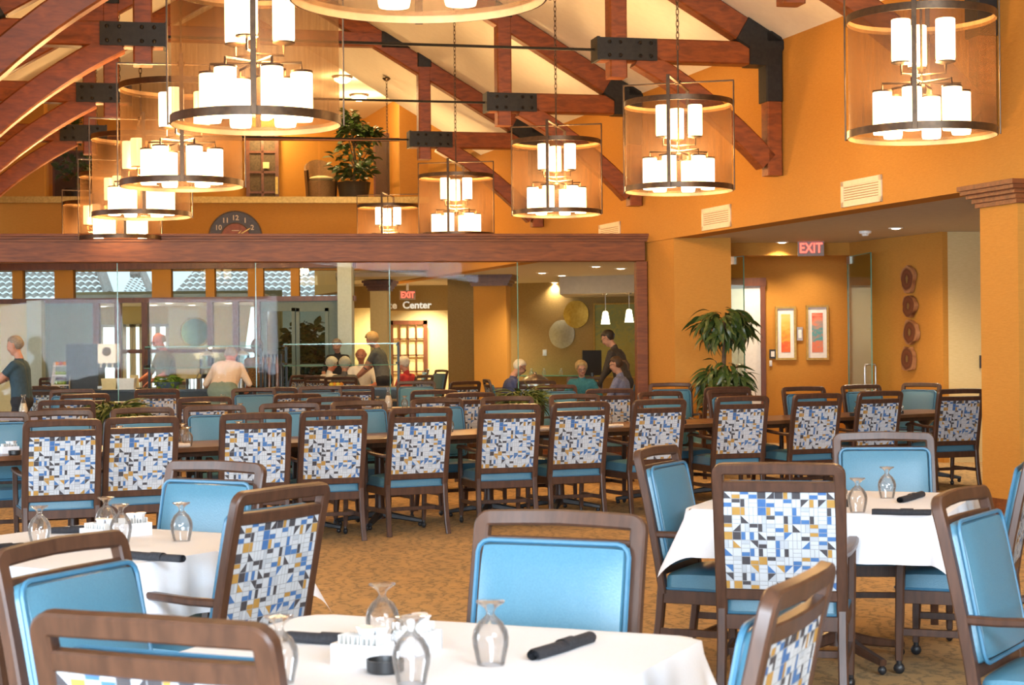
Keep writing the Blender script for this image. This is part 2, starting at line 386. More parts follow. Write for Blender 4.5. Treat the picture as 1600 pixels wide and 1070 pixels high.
# corridor: bulkhead with glazed doors, picture wall, slice wall, pale return wall
B0 = hit(1143, 379, (0, 0, ZS), (0, 0, 1)); B1 = hit(1327, 379, (0, 0, ZS), (0, 0, 1)); B2 = hit(1472, 362, (0, 0, ZS), (0, 0, 1)); 
slab('wall_bulkhead', [(B0.x-.2, B0.y), (B1.x, B1.y), (B1.x, B1.y+.2), (B0.x-.2, B0.y+.2)], 2.64, ZS, M['wall'])
PWY = B0.y+2.6
slab('wall_picture', [(2.35, PWY), (5.6, PWY), (5.6, PWY+.2), (2.35, PWY+.2)], 0, ZS, M['wall'])
sd = (B2-B1).normalized(); sn = Vector((-sd.y, sd.x, 0)); sn = sn if sn.y < 0 or sn.x < 0 else -sn
so = -sn*.2
slab('wall_slices', [B1, B2, B2+so, B1+so], 0, ZS, M['wall'])
slab('wall_corridor_end', [B1+Vector((.02, 0, 0)), B1+Vector((.25, 0, 0)), (B1.x+.9, PWY), (B1.x+.7, PWY)], 0, ZS, M['wall'])
slab('wall_return', [B2+Vector((.01, .02, 0)), (B2.x+3, B2.y+.2), (B2.x+3, B2.y+.4), (B2.x+.01, B2.y+.3)], 0, ZS, M['palewall'])
# loft front wall (carries the clock), loft floor and rooms
LD = 33.0
def lw(px, py=300, D=LD): return P(px, py, D)
LdX = Vector((math.cos(math.radians(7)), math.sin(math.radians(7)), 0)); LN = Vector((LdX.y, -LdX.x, 0))   # along the loft front, toward the hall
LP = P(368, 371, LD)
def lf(s, back=0, z=0): v = LP + LdX*s - LN*back; return Vector((v.x, v.y, z))
ZL = 4.33
slab('wall_loft_front', [lf(-7, 0), lf(6, 0), lf(6, .25), lf(-7, .25)], 2.95, ZL-.06, M['wall'])
slab('floor_loft', [lf(-7, .1), lf(6, .1), lf(6, 6.5), lf(-7, 6.5)], ZL-.12, ZL, M['carpet'])
slab('wall_loft_back', [lf(-7, 5.6), lf(7, 5.6), lf(7, 5.8), lf(-7, 5.8)], ZL, 6.6, M['wall'])
slab('wall_loft_front_right', [lf(3.15, 0), lf(6, 0), lf(6, .25), lf(3.15, .25)], ZL, 6.6, M['wall'])
slab('wall_loft_front_left', [lf(-7, 0), lf(-3.55, 0), lf(-3.55, .25), lf(-7, .25)], ZL, 6.6, M['wall'])
slab('wall_loft_side_right', [lf(3.15, .25), lf(3.3, .25), lf(4.0, 5.6), lf(3.85, 5.6)], ZL, 6.6, M['wall'])
slab('wall_loft_side_left', [lf(-3.7, .25), lf(-3.55, .25), lf(-4.25, 5.6), lf(-4.4, 5.6)], ZL, 6.6, M['wall'])

slab('trim_1', [lf(-7, -.05), lf(6, -.05), lf(6, 0), lf(-7, 0)], ZL-.09, ZL+.03, M['gold'])
slab('ceiling_loft', [rm(AV, -.2), rm(AV, HALL+.2), lf(-8, 6.2), lf(7, 6.2)], 6.60, 6.68, M['ceil'])

# ------------------------------------------------------------------ hammer-beam trusses
def arc(p, q, sag, n=9):
    p = Vector(p); q = Vector(q); d = q-p; nrm = Vector((0, 0, 1)); nrm = (nrm-d.normalized()*nrm.dot(d.normalized())).normalized()
    return [p+d*t+nrm*(sag*4*t*(1-t)) for t in [i/n for i in range(n+1)]]
TRN = ['nearest', 'second', 'third', 'fourth', 'fifth', 'sixth']
WHERE = ['high above the front tables, mostly cut off by the top of the picture', 'whose right plate hangs above the right row of chandeliers', 'whose right plate is over the middle of the picture', 'nearest the loft plant', 'over the loft front']
def truss(k, a):
    o = thing('timber_truss', 'red-brown hammer-beam roof truss with black plates, '+WHERE[k], 'roof truss', rm(a, 0), 0, 'timber roof trusses'); struct(o)
    t = TL; A = -t.cross(UPV)
    def q(b, z, da=0): return t*b + UPV*z + A*da
    TH = .2
    for s in (0, 1):
        f = (lambda b: b) if s == 0 else (lambda b: HALL-b)
        zr = lambda b: ZW+SLOPE*b
        mb = MB(); mb.bar(q(f(.09), 3.3), q(f(.09), ZW), .17, TH, A); mb.build('wall_post', M['beam'], o)
        mb = MB(); mb.bar(q(f(.0), 4.62), q(f(2.05), 4.62), TH, .25); mb.build('hammer_beam', M['beam'], o)
        mb = MB(); mb.sweep(arc(q(f(.16), 3.45), q(f(1.62), 4.55), .075), .23, TH, A, .08, smooth=False); mb.build('curved_brace', M['beam'], o)
        mb = MB(); mb.bar(q(f(.05), zr(.05)-.16), q(f(4.4), zr(4.4)-.16), .27, TH*.96, A); mb.build('rafter', M['beam'], o)
        mb = MB(); mb.bar(q(f(1.85), 4.32), q(f(1.85), 6.25), .19, TH*1.04, A); mb.build('queen_post', M['beam'], o)
        # steel plates
        mb = MB(); mb.box((0, 0, 0), (.66, TH+.05, .235), T=frame(q(f(1.76), 4.62), t, A)); mb.box((0, 0, 0), (.03, TH+.06, .25), T=frame(q(f(2.08), 4.62), t, A))
        pl = mb.build('steel_plate', M['plate'], o)
        bb = MB()
        for db in (-.26, -.14, .08, .2):
            for dz in (-.07, .07):
                for sd_ in (-1, 1): bb.ell((0, 0, 0), (.022, .022, .022), 8, 4, T=Matrix.Translation(q(f(1.76+db), 4.62+dz, sd_*(TH/2+.027))))
        bb.build('bolts', M['bolt'], pl)
        mb = MB(); mb.box((0, 0, 0), (.36, TH+.06, .26), T=frame(q(f(.2), 4.62), t, A)); mb.bar(q(f(.1), 4.1), q(f(.1), 4.86), .19, TH+.055, A)
        mb.bar(q(f(.02), zr(.02)-.17), q(f(.46), zr(.46)-.17), .29, TH+.055, A)
        mb.build('knee_plate', M['plate'], o)
        mb = MB(); mb.bar(q(f(1.85), 5.72), q(f(1.85), 6.26), .21, TH+.05, A); mb.bar(q(f(1.85), 6.12), q(f(2.5), 6.12), TH+.05, .24, UPV); mb.build('collar_plate', M['plate'], o)
    mb = MB(); mb.bar(q(1.85, 6.12), q(HALL-1.85, 6.12), TH, .22); mb.build('collar_beam', M['beam'], o)
    mb = MB(); mb.tube([q(2.08, 4.62), q(HALL-2.08, 4.62)], .016, 6); mb.build('tie_rod', M['plate'], o)
for k in range(4): truss(k, -4.15+4.13*k)

# ------------------------------------------------------------------ glass partition
GP = thing('glass_partition', 'tall oak-framed glass partition crossing the room behind the long row of tables', 'partition', (0, 0, 0)); struct(GP)
GR = P(1003, 372, 22.7); ga = math.radians(8.5); GD = Vector((-math.cos(ga), -math.sin(ga), 0)); GN = Vector((math.sin(ga), -math.cos(ga), 0))
def gp(s, o_=0, z=0): v = GR+GD*s+GN*o_; return Vector((v.x, v.y, z))
GL = 11.5; ZH = 2.89
mb = MB()
mb.bar(gp(-.02, 0, ZH-.17), gp(GL, 0, ZH-.17), .16, .32); mb.build('header_fascia', M['header'], GP)
mb = MB()
for o_, z0, z1 in ((.10, ZH-.07, ZH-.035), (.125, ZH-.035, ZH-.005), (.15, ZH-.005, ZH+.03)): mb.bar(gp(-.1, 0, (z0+z1)/2), gp(GL, 0, (z0+z1)/2), 2*o_, z1-z0)
mb.build('header_crown', M['header'], GP)
mb = MB(); mb.bar(gp(.02, 0, 0), gp(.02, 0, ZH-.33), .15, .16, GN); mb.build('end_post', M['header'], GP)
mb = MB(); mb.bar(gp(0, 0, .06), gp(GL, 0, .06), .1, .12); mb.build('sill', M['header'], GP)
ed = [hit(x, 500, gp(0), GN) for x in (809, 609, 400, 184)]
ss = [.1]+[(p-gp(0)).dot(GD) for p in ed]; d_ = (ss[-1]-ss[-2]); ss += [ss[-1]+d_, ss[-1]+2*d_]
pane_s = ss
for i in range(len(ss)-1):
    mb = MB(); c = gp((ss[i]+ss[i+1])/2, 0, (.12+ZH-.33)/2); mb.box(c, (ss[i+1]-ss[i]-.012, .012, ZH-.45), 0, ga)
    pn = mb.build('pane', M['pane'], GP)
    mb = MB(); c = gp(ss[i+1], 0, (.12+ZH-.33)/2); mb.box(c, (.01, .014, ZH-.45), 0, ga); mb.build('pane_edge', M['edgeglass'], pn)

# ------------------------------------------------------------------ chandeliers
def make_chandelier():
    o = thing('drum_chandelier', 'x', 'chandelier', (0, 0, 0), 0, 'drum chandeliers')
    # origin at the bottom rim centre
    R0, Hd = .5, .83
    mb = MB(); mb.lathe([(R0-.012, .03), (R0-.012, Hd-.03)], 48); mb.build('gauze_drum', M['gauze'], o)
    for nm, z in (('bottom_ring', 0), ('top_ring', Hd-.05)):
        mb = MB(); mb.lathe([(R0-.006, z), (R0, z), (R0, z+.05), (R0-.006, z+.05)], 48); r = mb.build(nm, M['bronze'], o)
        mb = MB(); mb.lathe([(R0-.007, z+.05), (R0-.007, z)], 48); mb.build('ring_lining', M['bronze_in'], r)
    for k in range(4):
        a = PI/4*0+k*PI/2+.35; c, s_ = math.cos(a), math.sin(a); Rr = R0+.012
        mb = MB(); mb.sweep([(c*Rr, s_*Rr, 0), (c*Rr, s_*Rr, 1.0)], .032, .01, (c, s_, 0), .1, smooth=False); st = mb.build('frame_strap', M['bronze'], o)
        mb = MB(); mb.bar((c*(Rr+.004), s_*(Rr+.004), 1.0), (c*.02, s_*.02, 1.0), .03, .012); mb.build('strap_arm', M['bronze'], st)
    mb = MB(); mb.tube([(0, 0, .3), (0, 0, 1.3)], .009, 8); mb.lathe([(.0, .28), (.03, .29), (.035, .33), (.02, .36), (0, .37)], 12); mb.lathe([(0, .98), (.03, .985), (.03, 1.02), (0, 1.03)], 12); mb.build('centre_rod', M['bronze'], o)
    def candle(a, r, z0, up):
        c, s_ = math.cos(a), math.sin(a)
        cup = MB(); cup.lathe([(0, 0), (.03, 0), (.066, .012), (.066, .02), (0, .02)], 16, (c*r, s_*r, z0-.02))
        sh = MB(); sh.lathe([(.0, 0), (.06, 0), (.065, .02), (.065, .28), (.06, .285), (.0, .285)], 20, (c*r, s_*r, z0)); so_ = sh.build('glass_shade', M['shade'], o)
        if up:
            cup.tube([(c*r, s_*r, z0-.02), (c*r, s_*r, z0-.08), (0, 0, z0-.08)], .008, 6)
        else:
            cup = MB(); cup.lathe([(0, .285), (.066, .285), (.066, .297), (.02, .30), (0, .30)], 16, (c*r, s_*r, z0)); cup.tube([(c*r, s_*r, z0+.3), (c*r, s_*r, z0+.345), (0, 0, .37)], .008, 6)
        cup.build('lamp_holder', M['bronze'], so_)
    for k in range(6): candle(k*PI/3+.2, .27, .02, False)
    for k in range(3): candle(k*2*PI/3+.6, .17, .50, True)
    return o
chand = make_chandelier(); cuse = []
def chain(o, top):
    mb = MB(); z = 1.3; k = 0
    while z < top-.03:
        pts = []
        for i in range(8):
            a = 2*PI*i/8; x = .014*math.cos(a); zz = .036*math.sin(a)
            pts.append((x, 0, z+zz+.03) if k % 2 else (0, x, z+zz+.03))
        mb.tube(pts, .0045, 4, closed=True); z += .054; k += 1
    mb.lathe([(0, top), (.07, top), (.07, top-.015), (.03, top-.05), (0, top-.05)], 14)
    mb.build('chain_and_canopy', M['bronze'], o)
CH_L = [(-.35, 6.7, 2.83), (-1.49, 10.15, 2.79), (-2.68, 14.1, 2.80), (-3.76, 17.6, 2.82), (-4.88, 21.6, 2.84), (-6.2, 25.9, 2.85)]
CH_R = [(2.79, 11.7, 2.865), (1.55, 15.9, 2.88), (.515, 19.3, 2.93), (-.73, 23.1, 2.93), (-2.02, 28.4, 2.97)]
CL_L = ['lit drum chandelier at top centre showing only its lower rim', 'large lit drum chandelier at upper left, nearest of the left row fully lit', 'lit drum chandelier second in the left row, overlapped by the large one',
        'lit drum chandelier third in the left row, above the clock side', 'lit drum chandelier fourth in the left row, just above the oak header', 'farthest lit drum chandelier of the left row, half hidden by the oak header']
CL_R = ['lit drum chandelier at upper right corner, nearest of the right row', 'lit drum chandelier second in the right row, before the right wall brace', 'lit drum chandelier third in the right row, at picture centre right',
        'lit drum chandelier fourth in the right row, touching the oak header', 'farthest lit drum chandelier of the right row, beside the loft plant']
for i, (lst, labs) in enumerate(((CH_L, CL_L), (CH_R, CL_R))):
    for k, (x, y, z) in enumerate(lst):
        o = inst(chand, cuse, (x, y, z), -.3+.07*k if i == 0 else .9+.05*k, labs[k])
        bb = (Vector((x, y, 0))-W0); 
        # height of the sloping ceiling above the lamp
        det = WD.x*TL.y-WD.y*TL.x; bq = (WD.x*bb.y-WD.y*bb.x)/det
        b_ = min(bq, HALL-bq); top = ZW+SLOPE*max(b_, 0)-z-.02
        chain(o, top)
        l = bpy.data.lights.new('chandelier_light', 'POINT'); l.energy = LAMP*([.15, .5, .8, 1, 1, 1][k] if i == 0 else [.6, .9, 1, 1, 1][k]); l.color = (1.0, .61, .25); l.shadow_soft_size = .12
        lo = bpy.data.objects.new('chandelier_light', l); COL.objects.link(lo); lo.parent = o; lo.location = (0, 0, .43)
# ================================================================== dining chairs
def print_mats():
    return [mat('print_line_grey', (.30, .32, .34), .8, col2=(.28, .3, .32)), mat('print_white', (.50, .54, .58), .8, col2=(.47, .51, .55)), mat('print_blue', (.045, .13, .33), .8, col2=(.06, .16, .36)),
            mat('print_charcoal', (.045, .042, .05), .8, col2=(.06, .055, .06)), mat('print_gold', (.42, .24, .055), .8, col2=(.38, .21, .045)), mat('print_pale_grey', (.41, .45, .5), .8, col2=(.38, .42, .47))]
PM = print_mats()
def pattern_panel(mb, W, H, T):
    # printed cloth: rectangles, L shapes and triangles in blue, charcoal and gold on white
    r = random.Random(5); nx = 13; c = W/nx; ny = int(round(H/c)); cy = H/ny
    mb.add([(-W/2, 0, 0), (W/2, 0, 0), (W/2, H, 0), (-W/2, H, 0)], [(0, 1, 2, 3)], 0, False, T)
    g = c*.035; e = .0006
    def poly(pts, m): mb.add([(x, y, e) for x, y in pts], [tuple(range(len(pts)))], m, False, T)
    def pick(): return r.choices([2, 3, 4], [4, 4.4, 3])[0]
    for i in range(nx):
        for j in range(ny):
            x0 = -W/2+i*c+g; x1 = x0+c-2*g; y0 = j*cy+g; y1 = y0+cy-2*g; xm = (x0+x1)/2; ym = (y0+y1)/2
            k = r.random(); wh = 1 if r.random() < .8 else 5; w2 = 1 if r.random() < .8 else 5
            if k < .30:
                if r.random() < .5: poly([(x0, y0), (xm-g, y0), (xm-g, y1), (x0, y1)], wh); poly([(xm+g, y0), (x1, y0), (x1, y1), (xm+g, y1)], w2)
                else: poly([(x0, y0), (x1, y0), (x1, ym-g), (x0, ym-g)], wh); poly([(x0, ym+g), (x1, ym+g), (x1, y1), (x0, y1)], w2)
            elif k < .38: poly([(x0, y0), (x1, y0), (x1, y1), (x0, y1)], wh)
            elif k < .62:
                d = pick(); a, b = (d, wh) if r.random() < .5 else (wh, d)
                poly([(x0, y0), (x1, y0), (x1, ym), (x0, ym)], a); poly([(x0, ym+g), (x1, ym+g), (x1, y1), (x0, y1)], b)
            elif k < .72:
                d = pick(); poly([(x0, y0), (xm, y0), (xm, y1), (x0, y1)], d); poly([(xm+g, y0), (x1, y0), (x1, y1), (xm+g, y1)], wh)
            elif k < .93:
                d = pick(); e1 = r.random() < .5; f1 = r.random() < .5
                if e1: A, B = [(x0, y0), (x1, y0), (x1, y1)], [(x0, y0), (x1, y1), (x0, y1)]
                else: A, B = [(x0, y0), (x1, y0), (x0, y1)], [(x1, y0), (x1, y1), (x0, y1)]
                poly(A, d if f1 else wh); poly(B, wh if f1 else d)
            else: poly([(x0, y0), (x1, y0), (x1, y1), (x0, y1)], pick())
CW = M['chairwood']
def make_chair():
    o = thing('dining_chair', 'x', 'chair', (0, 0, 0), 0, 'dark wood dining chairs')
    hw = .243; yb = -.225; yt = -.335; zb, zt = .44, .982
    def bk(x, z, off=0):  # point on the leaning back plane; off>0 toward the sitter
        t = (z-zb)/(zt-zb); y = yb+(yt-yb)*(t*.75+.25*t*t); return (x, y+off, z)
    path = [bk(-hw, z) for z in (.36, .5, .64, .78, .90)]
    for a in (0, 22, 45, 68, 90):
        q = math.radians(a); path.append(bk(-hw+.024*(1-math.cos(q)), .957+.024*math.sin(q)))
    for x in (-.12, 0, .12):
        p = bk(x, zt+.004*(1-abs(x)/.2)); path.append((p[0], p[1]-.018*(1-(x/.22)**2), p[2]))
    path += [(-p[0], p[1], p[2]) for p in path[:10]][::-1]
    mb = MB(); mb.sweep(path, .046, .036, (0, 1, .2), .16); mb.build('back_frame', CW, o)
    mb = MB(); mb.sweep([(x, bk(0, .910)[1]-.014*(1-(x/.24)**2), .910) for x in (-.23, -.12, 0, .12, .23)], .042, .028, (0, 1, .2), .15); mb.build('crest_rail', CW, o)
    mb = MB(); mb.sweep([bk(x, .462) for x in (-.23, 0, .23)], .045, .03, (0, 1, .1), .15); mb.build('lower_rail', CW, o)
    # printed outside back
    p0 = Vector(bk(0, .485)); p1 = Vector(bk(0, .893)); up = (p1-p0)
    T = frame(p0+Vector((0, -.012, 0)), (1, 0, 0), up)      # local z = x cross up -> -y ( outward )
    mb = MB(); pattern_panel(mb, .448, up.length, T); mb.build('printed_back', PM, o)
    # cushion on the inside back
    Tc = frame((p0+p1)/2+Vector((0, .012, .012)), (-1, 0, 0), up)
    mb = MB(); mb.pillow(.468, up.length+.03, .050, Tc, 12, .04, 0, .45); cu = mb.build('back_cushion', M['blue'], o)
    W2, H2 = .465/2, (up.length+.026)/2; rr = .035; pts = []
    for cx, cy, a0 in ((W2-rr, H2-rr, 0), (-W2+rr, H2-rr, 90), (-W2+rr, -H2+rr, 180), (W2-rr, -H2+rr, 270)):
        for a in (0, 30, 60, 90): q = math.radians(a0+a); pts.append((cx+rr*math.cos(q), cy+rr*math.sin(q), .030))
    mb = MB(); mb.tube(pts, .0075, 6, closed=True, T=Tc); mb.build('piping', M['piping'], cu)
    # seat
    Ts = Matrix.Translation((0, .018, .375))
    mb = MB(); mb.pillow(.50, .475, .095, Ts, 12, .05, 0, .55); se = mb.build('seat_cushion', M['blue'], o)
    W2, H2 = .25, .2375; pts = []
    for cx, cy, a0 in ((W2-rr, H2-rr, 0), (-W2+rr, H2-rr, 90), (-W2+rr, -H2+rr, 180), (W2-rr, -H2+rr, 270)):
        for a in (0, 45, 90): q = math.radians(a0+a); pts.append((cx+rr*math.cos(q), cy+rr*math.sin(q), .008))
    mb = MB(); mb.tube(pts, .007, 6, closed=True, T=Ts); mb.build('piping', M['piping'], se)
    mb = MB()
    mb.bar((-.235, .235, .348), (.235, .235, .348), .026, .06); mb.bar((-.235, -.222, .348), (.235, -.222, .348), .026, .06)
    mb.bar((-.245, -.22, .348), (-.245, .235, .348), .026, .06); mb.bar((.245, -.22, .348), (.245, .235, .348), .026, .06)
    mb.build('seat_frame', CW, o)
    for s in (-1, 1):
        mb = MB(); mb.sweep([bk(s*hw, .40), (s*hw, -.232, .25), (s*(hw+.003), -.252, .10), (s*(hw+.006), -.275, .0)], .040, [.038, .036, .033, .030], (0, 1, .1), .18); mb.build('rear_leg', CW, o)
        mb = MB(); mb.sweep([(s*.262, .215, .637), (s*.258, .225, .45), (s*.252, .232, .2), (s*.25, .236, .062)], [.034, .036, .034, .03], [.038, .042, .038, .032], (0, 1, 0), .2); lg = mb.build('front_leg', CW, o)
        mb = MB(); mb.ell((s*.25, .236, .026), (.019, .026, .026), 10, 6); mb.tube([(s*.25, .236, .03), (s*.25, .236, .066)], .013, 8); mb.build('caster', M['dark'], lg)
        q = bk(s*hw, .655)
        mb = MB(); mb.sweep([(q[0], q[1]+.005, .625), (s*.262, -.14, .628), (s*.272, .02, .638), (s*.270, .15, .648), (s*.266, .215, .643), (s*.264, .255, .628)], [.03, .034, .042, .046, .046, .036], [.03, .028, .026, .026, .028, .024], (0, 0, 1), .25); mb.build('arm', CW, o)
        mb = MB(); mb.bar((s*.25, -.235, .19), (s*.25, .23, .19), .02, .032); mb.build('stretcher', CW, o)
    mb = MB(); mb.bar((-.25, -.02, .19), (.25, -.02, .19), .02, .03); mb.build('stretcher', CW, o)
    return o
chair = make_chair(); chuse = []
def chair_at(X, Y, f, label, group, z=0):
    """back-top point at (X, Y); f = direction the sitter faces (vector)"""
    f = Vector((f[0], f[1], 0)).normalized(); rz = math.atan2(-f.x, f.y)
    return inst(chair, chuse, (X+f.x*.335, Y+f.y*.335, z), rz, label, group)
def chair_px(px, py, f, label, group, z=0):
    p = PZ(px, py, 1.0+z); return chair_at(p.x, p.y, f, label, group, z)
def dirv(deg): return (-math.sin(math.radians(deg)), math.cos(math.radians(deg)))   # 0 = away from camera, + = to the left

# ------------------------------------------------------------------ cloth-covered tables in front
def cloth_mesh(h, over, seed, top=.752):
    r = random.Random(seed); S = h+over; N = 44; vs = []; fs = []
    ph = [r.uniform(0, 6.28) for _ in range(4)]
    for i in range(N+1):
        for j in range(N+1):
            u = -S+2*S*i/N; v = -S+2*S*j/N; rad = .05
            cx = max(-h+rad, min(h-rad, u)); cy = max(-h+rad, min(h-rad, v)); dx, dy = u-cx, v-cy; L = math.hypot(dx, dy)
            if L <= rad: vs.append((u, v, top)); continue
            nx, ny = dx/L, dy/L; d = L-rad
            bend = .02; 
            # rolls over the edge, then hangs with soft folds
            if d < bend*PI/2: a = d/bend; ox = bend*math.sin(a); dz = bend*(1-math.cos(a))
            else: ox = bend; dz = bend+(d-bend*PI/2)
            t = math.atan2(cy+ny*rad, cx+nx*rad); corner = 4*abs(nx*ny)
            ox += max(0, d-.05)*(.10+.20*corner) + .014*math.sin(t*11+ph[0])*min(1, d/.15)+.010*math.sin(t*23+ph[1])*min(1, d/.15)
            vs.append((cx+nx*(rad+ox), cy+ny*(rad+ox), top-dz*(1-.04*corner)))
    for i in range(N):
        for j in range(N): fs.append((i*(N+1)+j, (i+1)*(N+1)+j, (i+1)*(N+1)+j+1, i*(N+1)+j+1))
    mb = MB(); mb.add(vs, fs, 0, True); return mb
def pedestal(o, mat_, h=.70, legs=4, spread=.36):
    mb = MB(); mb.lathe([(.045, .08), (.04, .12), (.035, .2), (.035, h-.06), (.12, h-.02), (.12, h)], 16); mb.build('pedestal', mat_, o)
    for k in range(legs):
        a = k*2*PI/legs+PI/4; c, s = math.cos(a), math.sin(a)
        mb = MB(); mb.sweep([(c*.03, s*.03, .12), (c*.18, s*.18, .085), (c*spread, s*spread, .055)], [.05, .045, .035], [.06, .045, .03], (0, 0, 1), .2); fo = mb.build('foot', mat_, o)
        mb = MB(); mb.ell((c*(spread-.01), s*(spread-.01), .022), (.02, .02, .022), 8, 6); mb.build('glide', M['dark'], fo)
def cloth_table(c, deg, label, clabel, seed, h=.56):
    o = thing('dining_table', label, 'table', (c[0], c[1], 0), math.radians(deg), 'square tables under white cloths')
    mb = MB(); mb.box((0, 0, .728), (2*h-.02, 2*h-.02, .04)); mb.build('tabletop', M['tablewood'], o); pedestal(o, M['chairwood'], .71)
    q = cloth_mesh(h, .225, seed).build('tablecloth', M['cloth']); q.location = (c[0], c[1], 0); q.rotation_euler = (0, 0, math.radians(deg))
    tag(q, clabel, 'tablecloth', 'white tablecloths')
F_C, F_R = (-.268, 4.05), -23.4
L_C, L_R = (-1.62, 6.5), -30
R_C, R_R = (1.5, 8.03), -22
cloth_table(F_C, F_R, 'square table nearest the camera, hidden under its white cloth', 'white tablecloth at bottom centre, nearest the camera', 1)
cloth_table(L_C, L_R, 'square table at left, hidden under its white cloth', 'white tablecloth on the table at left edge', 2)
cloth_table(R_C, R_R, 'square table at right, its pedestal showing under a white cloth', 'white tablecloth on the right table, hanging in a long corner point', 3)
FG = 'chairs around the white-cloth tables'
def ev(deg): a = math.radians(deg); return Vector((math.cos(a), math.sin(a))), Vector((-math.sin(a), math.cos(a)))
e1, e2 = ev(F_R)
chair_at(.135, 5.0, -e2, 'blue-backed chair facing the camera on the far side of the nearest table', FG)
chair_at(-.66, 3.13, e2, 'chair at bottom left corner seen from behind, only its top rails showing', FG)
chair_at(.60, 3.62, -e1, 'chair at bottom right seen from behind, its curved top rail lit orange', FG)
chair_at(-1.16, 4.42, e1, 'tilted blue-backed chair at lower left, facing right toward the nearest table', FG)
e1, e2 = ev(L_R)
chair_at(-.80, 6.0, -e1, 'printed-back chair standing obliquely at the right side of the left table', FG)
chair_at(-1.26, 7.33, -e2, 'blue-backed chair on the far side of the left white table', FG)
chair_at(-1.88, 5.45, e2, 'chair cut off by the left picture edge, only its arm and blue seat showing', FG)
e1, e2 = ev(R_R)
chair_at(1.06, 6.92, (.24, .97), 'printed-back chair seen squarely from behind in front of the right white table', FG)
chair_at(.67, 8.08, (.9, -.43), 'blue-backed chair at the left side of the right white table, seen side-on', FG)
chair_at(1.96, 9.15, (-.10, -1), 'blue-backed chair on the far side of the right white table', FG)
chair_at(1.45, 5.6, (.85, -.53), 'blue-backed chair at lower right, leaning in front of the right white table', FG)
chair_at(2.34, 7.75, (-.93, .37), 'chair at the right picture edge seen edge-on beyond the white table', FG)

# ------------------------------------------------------------------ the long row of bare wood tables
ROWF = 31.0
near = [(98, 656), (222, 650), (400, 648), (522, 642), (658, 639), (797, 632), (908, 629), (1031, 626), (1160, 619), (1278, 615), (1376, 611), (1502, 609)]
NG = 'printed-back chairs along the near side of the long table row'
pos = []
for k, (x, y) in enumerate(near):
    p = PZ(x, y, 1.0); pos.append(p)
# straighten the row a little: a fitted line
n_ = len(pos); mx_ = sum(p.x for p in pos)/n_; my_ = sum(p.y for p in pos)/n_
sl = sum((p.x-mx_)*(p.y-my_) for p in pos)/sum((p.x-mx_)**2 for p in pos)
ROW = Vector((1, sl, 0)).normalized(); RN = Vector((-ROW.y, ROW.x, 0))
rowang = math.degrees(math.atan2(ROW.y, ROW.x))
def rowy(x): return my_+sl*(x-mx_)
for k, ((x, y), p) in enumerate(zip(near, pos)):
    yy = p.y*.15+rowy(p.x)*.85; xx = (x-800)/FPX*yy; xx = P(x, y, yy).x
    ex = ' partly hidden by the column' if k == 11 else ''
    chair_at(xx, yy, dirv(22+4*math.sin(k*2.1)), 'printed-back chair, %s from the left along the long table row%s' % (ORD[k], ex), NG)
# one more at the left picture edge
far = [(92, 641), (222, 638), (335, 634), (452, 630), (560, 626), (682, 621), (792, 620), (897, 616), (1031, 612), (1138, 608), (1255, 603), (1345, 599)]
FGp = 'blue-backed chairs along the far side of the long table row'
p = PZ(-10, 646, 1.0); q = P(-10, 646, rowy(p.x)+1.72/math.cos(math.radians(rowang))); chair_at(q.x, q.y, dirv(180+ROWF-6), 'blue-backed chair cut by the left picture edge on the far side of the row', FGp)
for k, (x, y) in enumerate(far):
    p = PZ(x, y, 1.0); yl = rowy(p.x)+1.72/math.cos(math.radians(rowang)); yy = p.y*.15+yl*.85; q = P(x, y, yy)
    chair_at(q.x, q.y, dirv(180+ROWF-6+5*math.sin(k*1.7)), 'blue-backed chair, %s from the left beyond the long table row' % ORD[k], FGp)
chair_px(1440, 599, (-.75, -.66), 'teal-backed chair pulled out at an angle beside the pale wall', FGp)
rowtabs = []
L0 = -3.6; TLn = 1.86
for k in range(6):
    s = -5.35+k*1.87
    c = Vector((mx_, my_, 0))+ROW*(s+.9)+RN*.87
    o = thing('wood_table', 'bare dark wood dining table, %s from the left in the long row' % ORD[k], 'table', (c.x, c.y, 0), math.radians(rowang), 'bare wood tables in the long row')
    mb = MB(); mb.prism([(-.92, -.40), (-.90, -.42), (.90, -.42), (.92, -.40), (.92, .40), (.90, .42), (-.90, .42), (-.92, .40)], .712, .745); mb.build('tabletop', M['tablewood'], o)
    mb = MB(); mb.box((0, 0, .69), (1.6, .6, .045)); mb.build('apron', M['chairwood'], o)
    for sx in (-.55, .55):
        mb = MB(); mb.lathe([(.05, .06), (.045, .1), (.04, .2), (.04, .6), (.1, .66), (.1, .69)], 14, (sx, 0, 0)); pd = mb.build('pedestal', M['chairwood'], o)
        for a in range(4):
            an = a*PI/2+PI/4; mb = MB(); ca, sa = math.cos(an), math.sin(an)
            mb.sweep([(sx+ca*.03, sa*.03, .1), (sx+ca*.18, sa*.18, .075), (sx+ca*.36, sa*.36, .045)], [.06, .05, .04], [.06, .045, .03], (0, 0, 1), .2); mb.ell((sx+ca*.34, sa*.34, .018), (.02, .02, .02), 8, 5); mb.build('foot', M['dark'], pd)
    rowtabs.append(o)
bpy.context.view_layer.update()
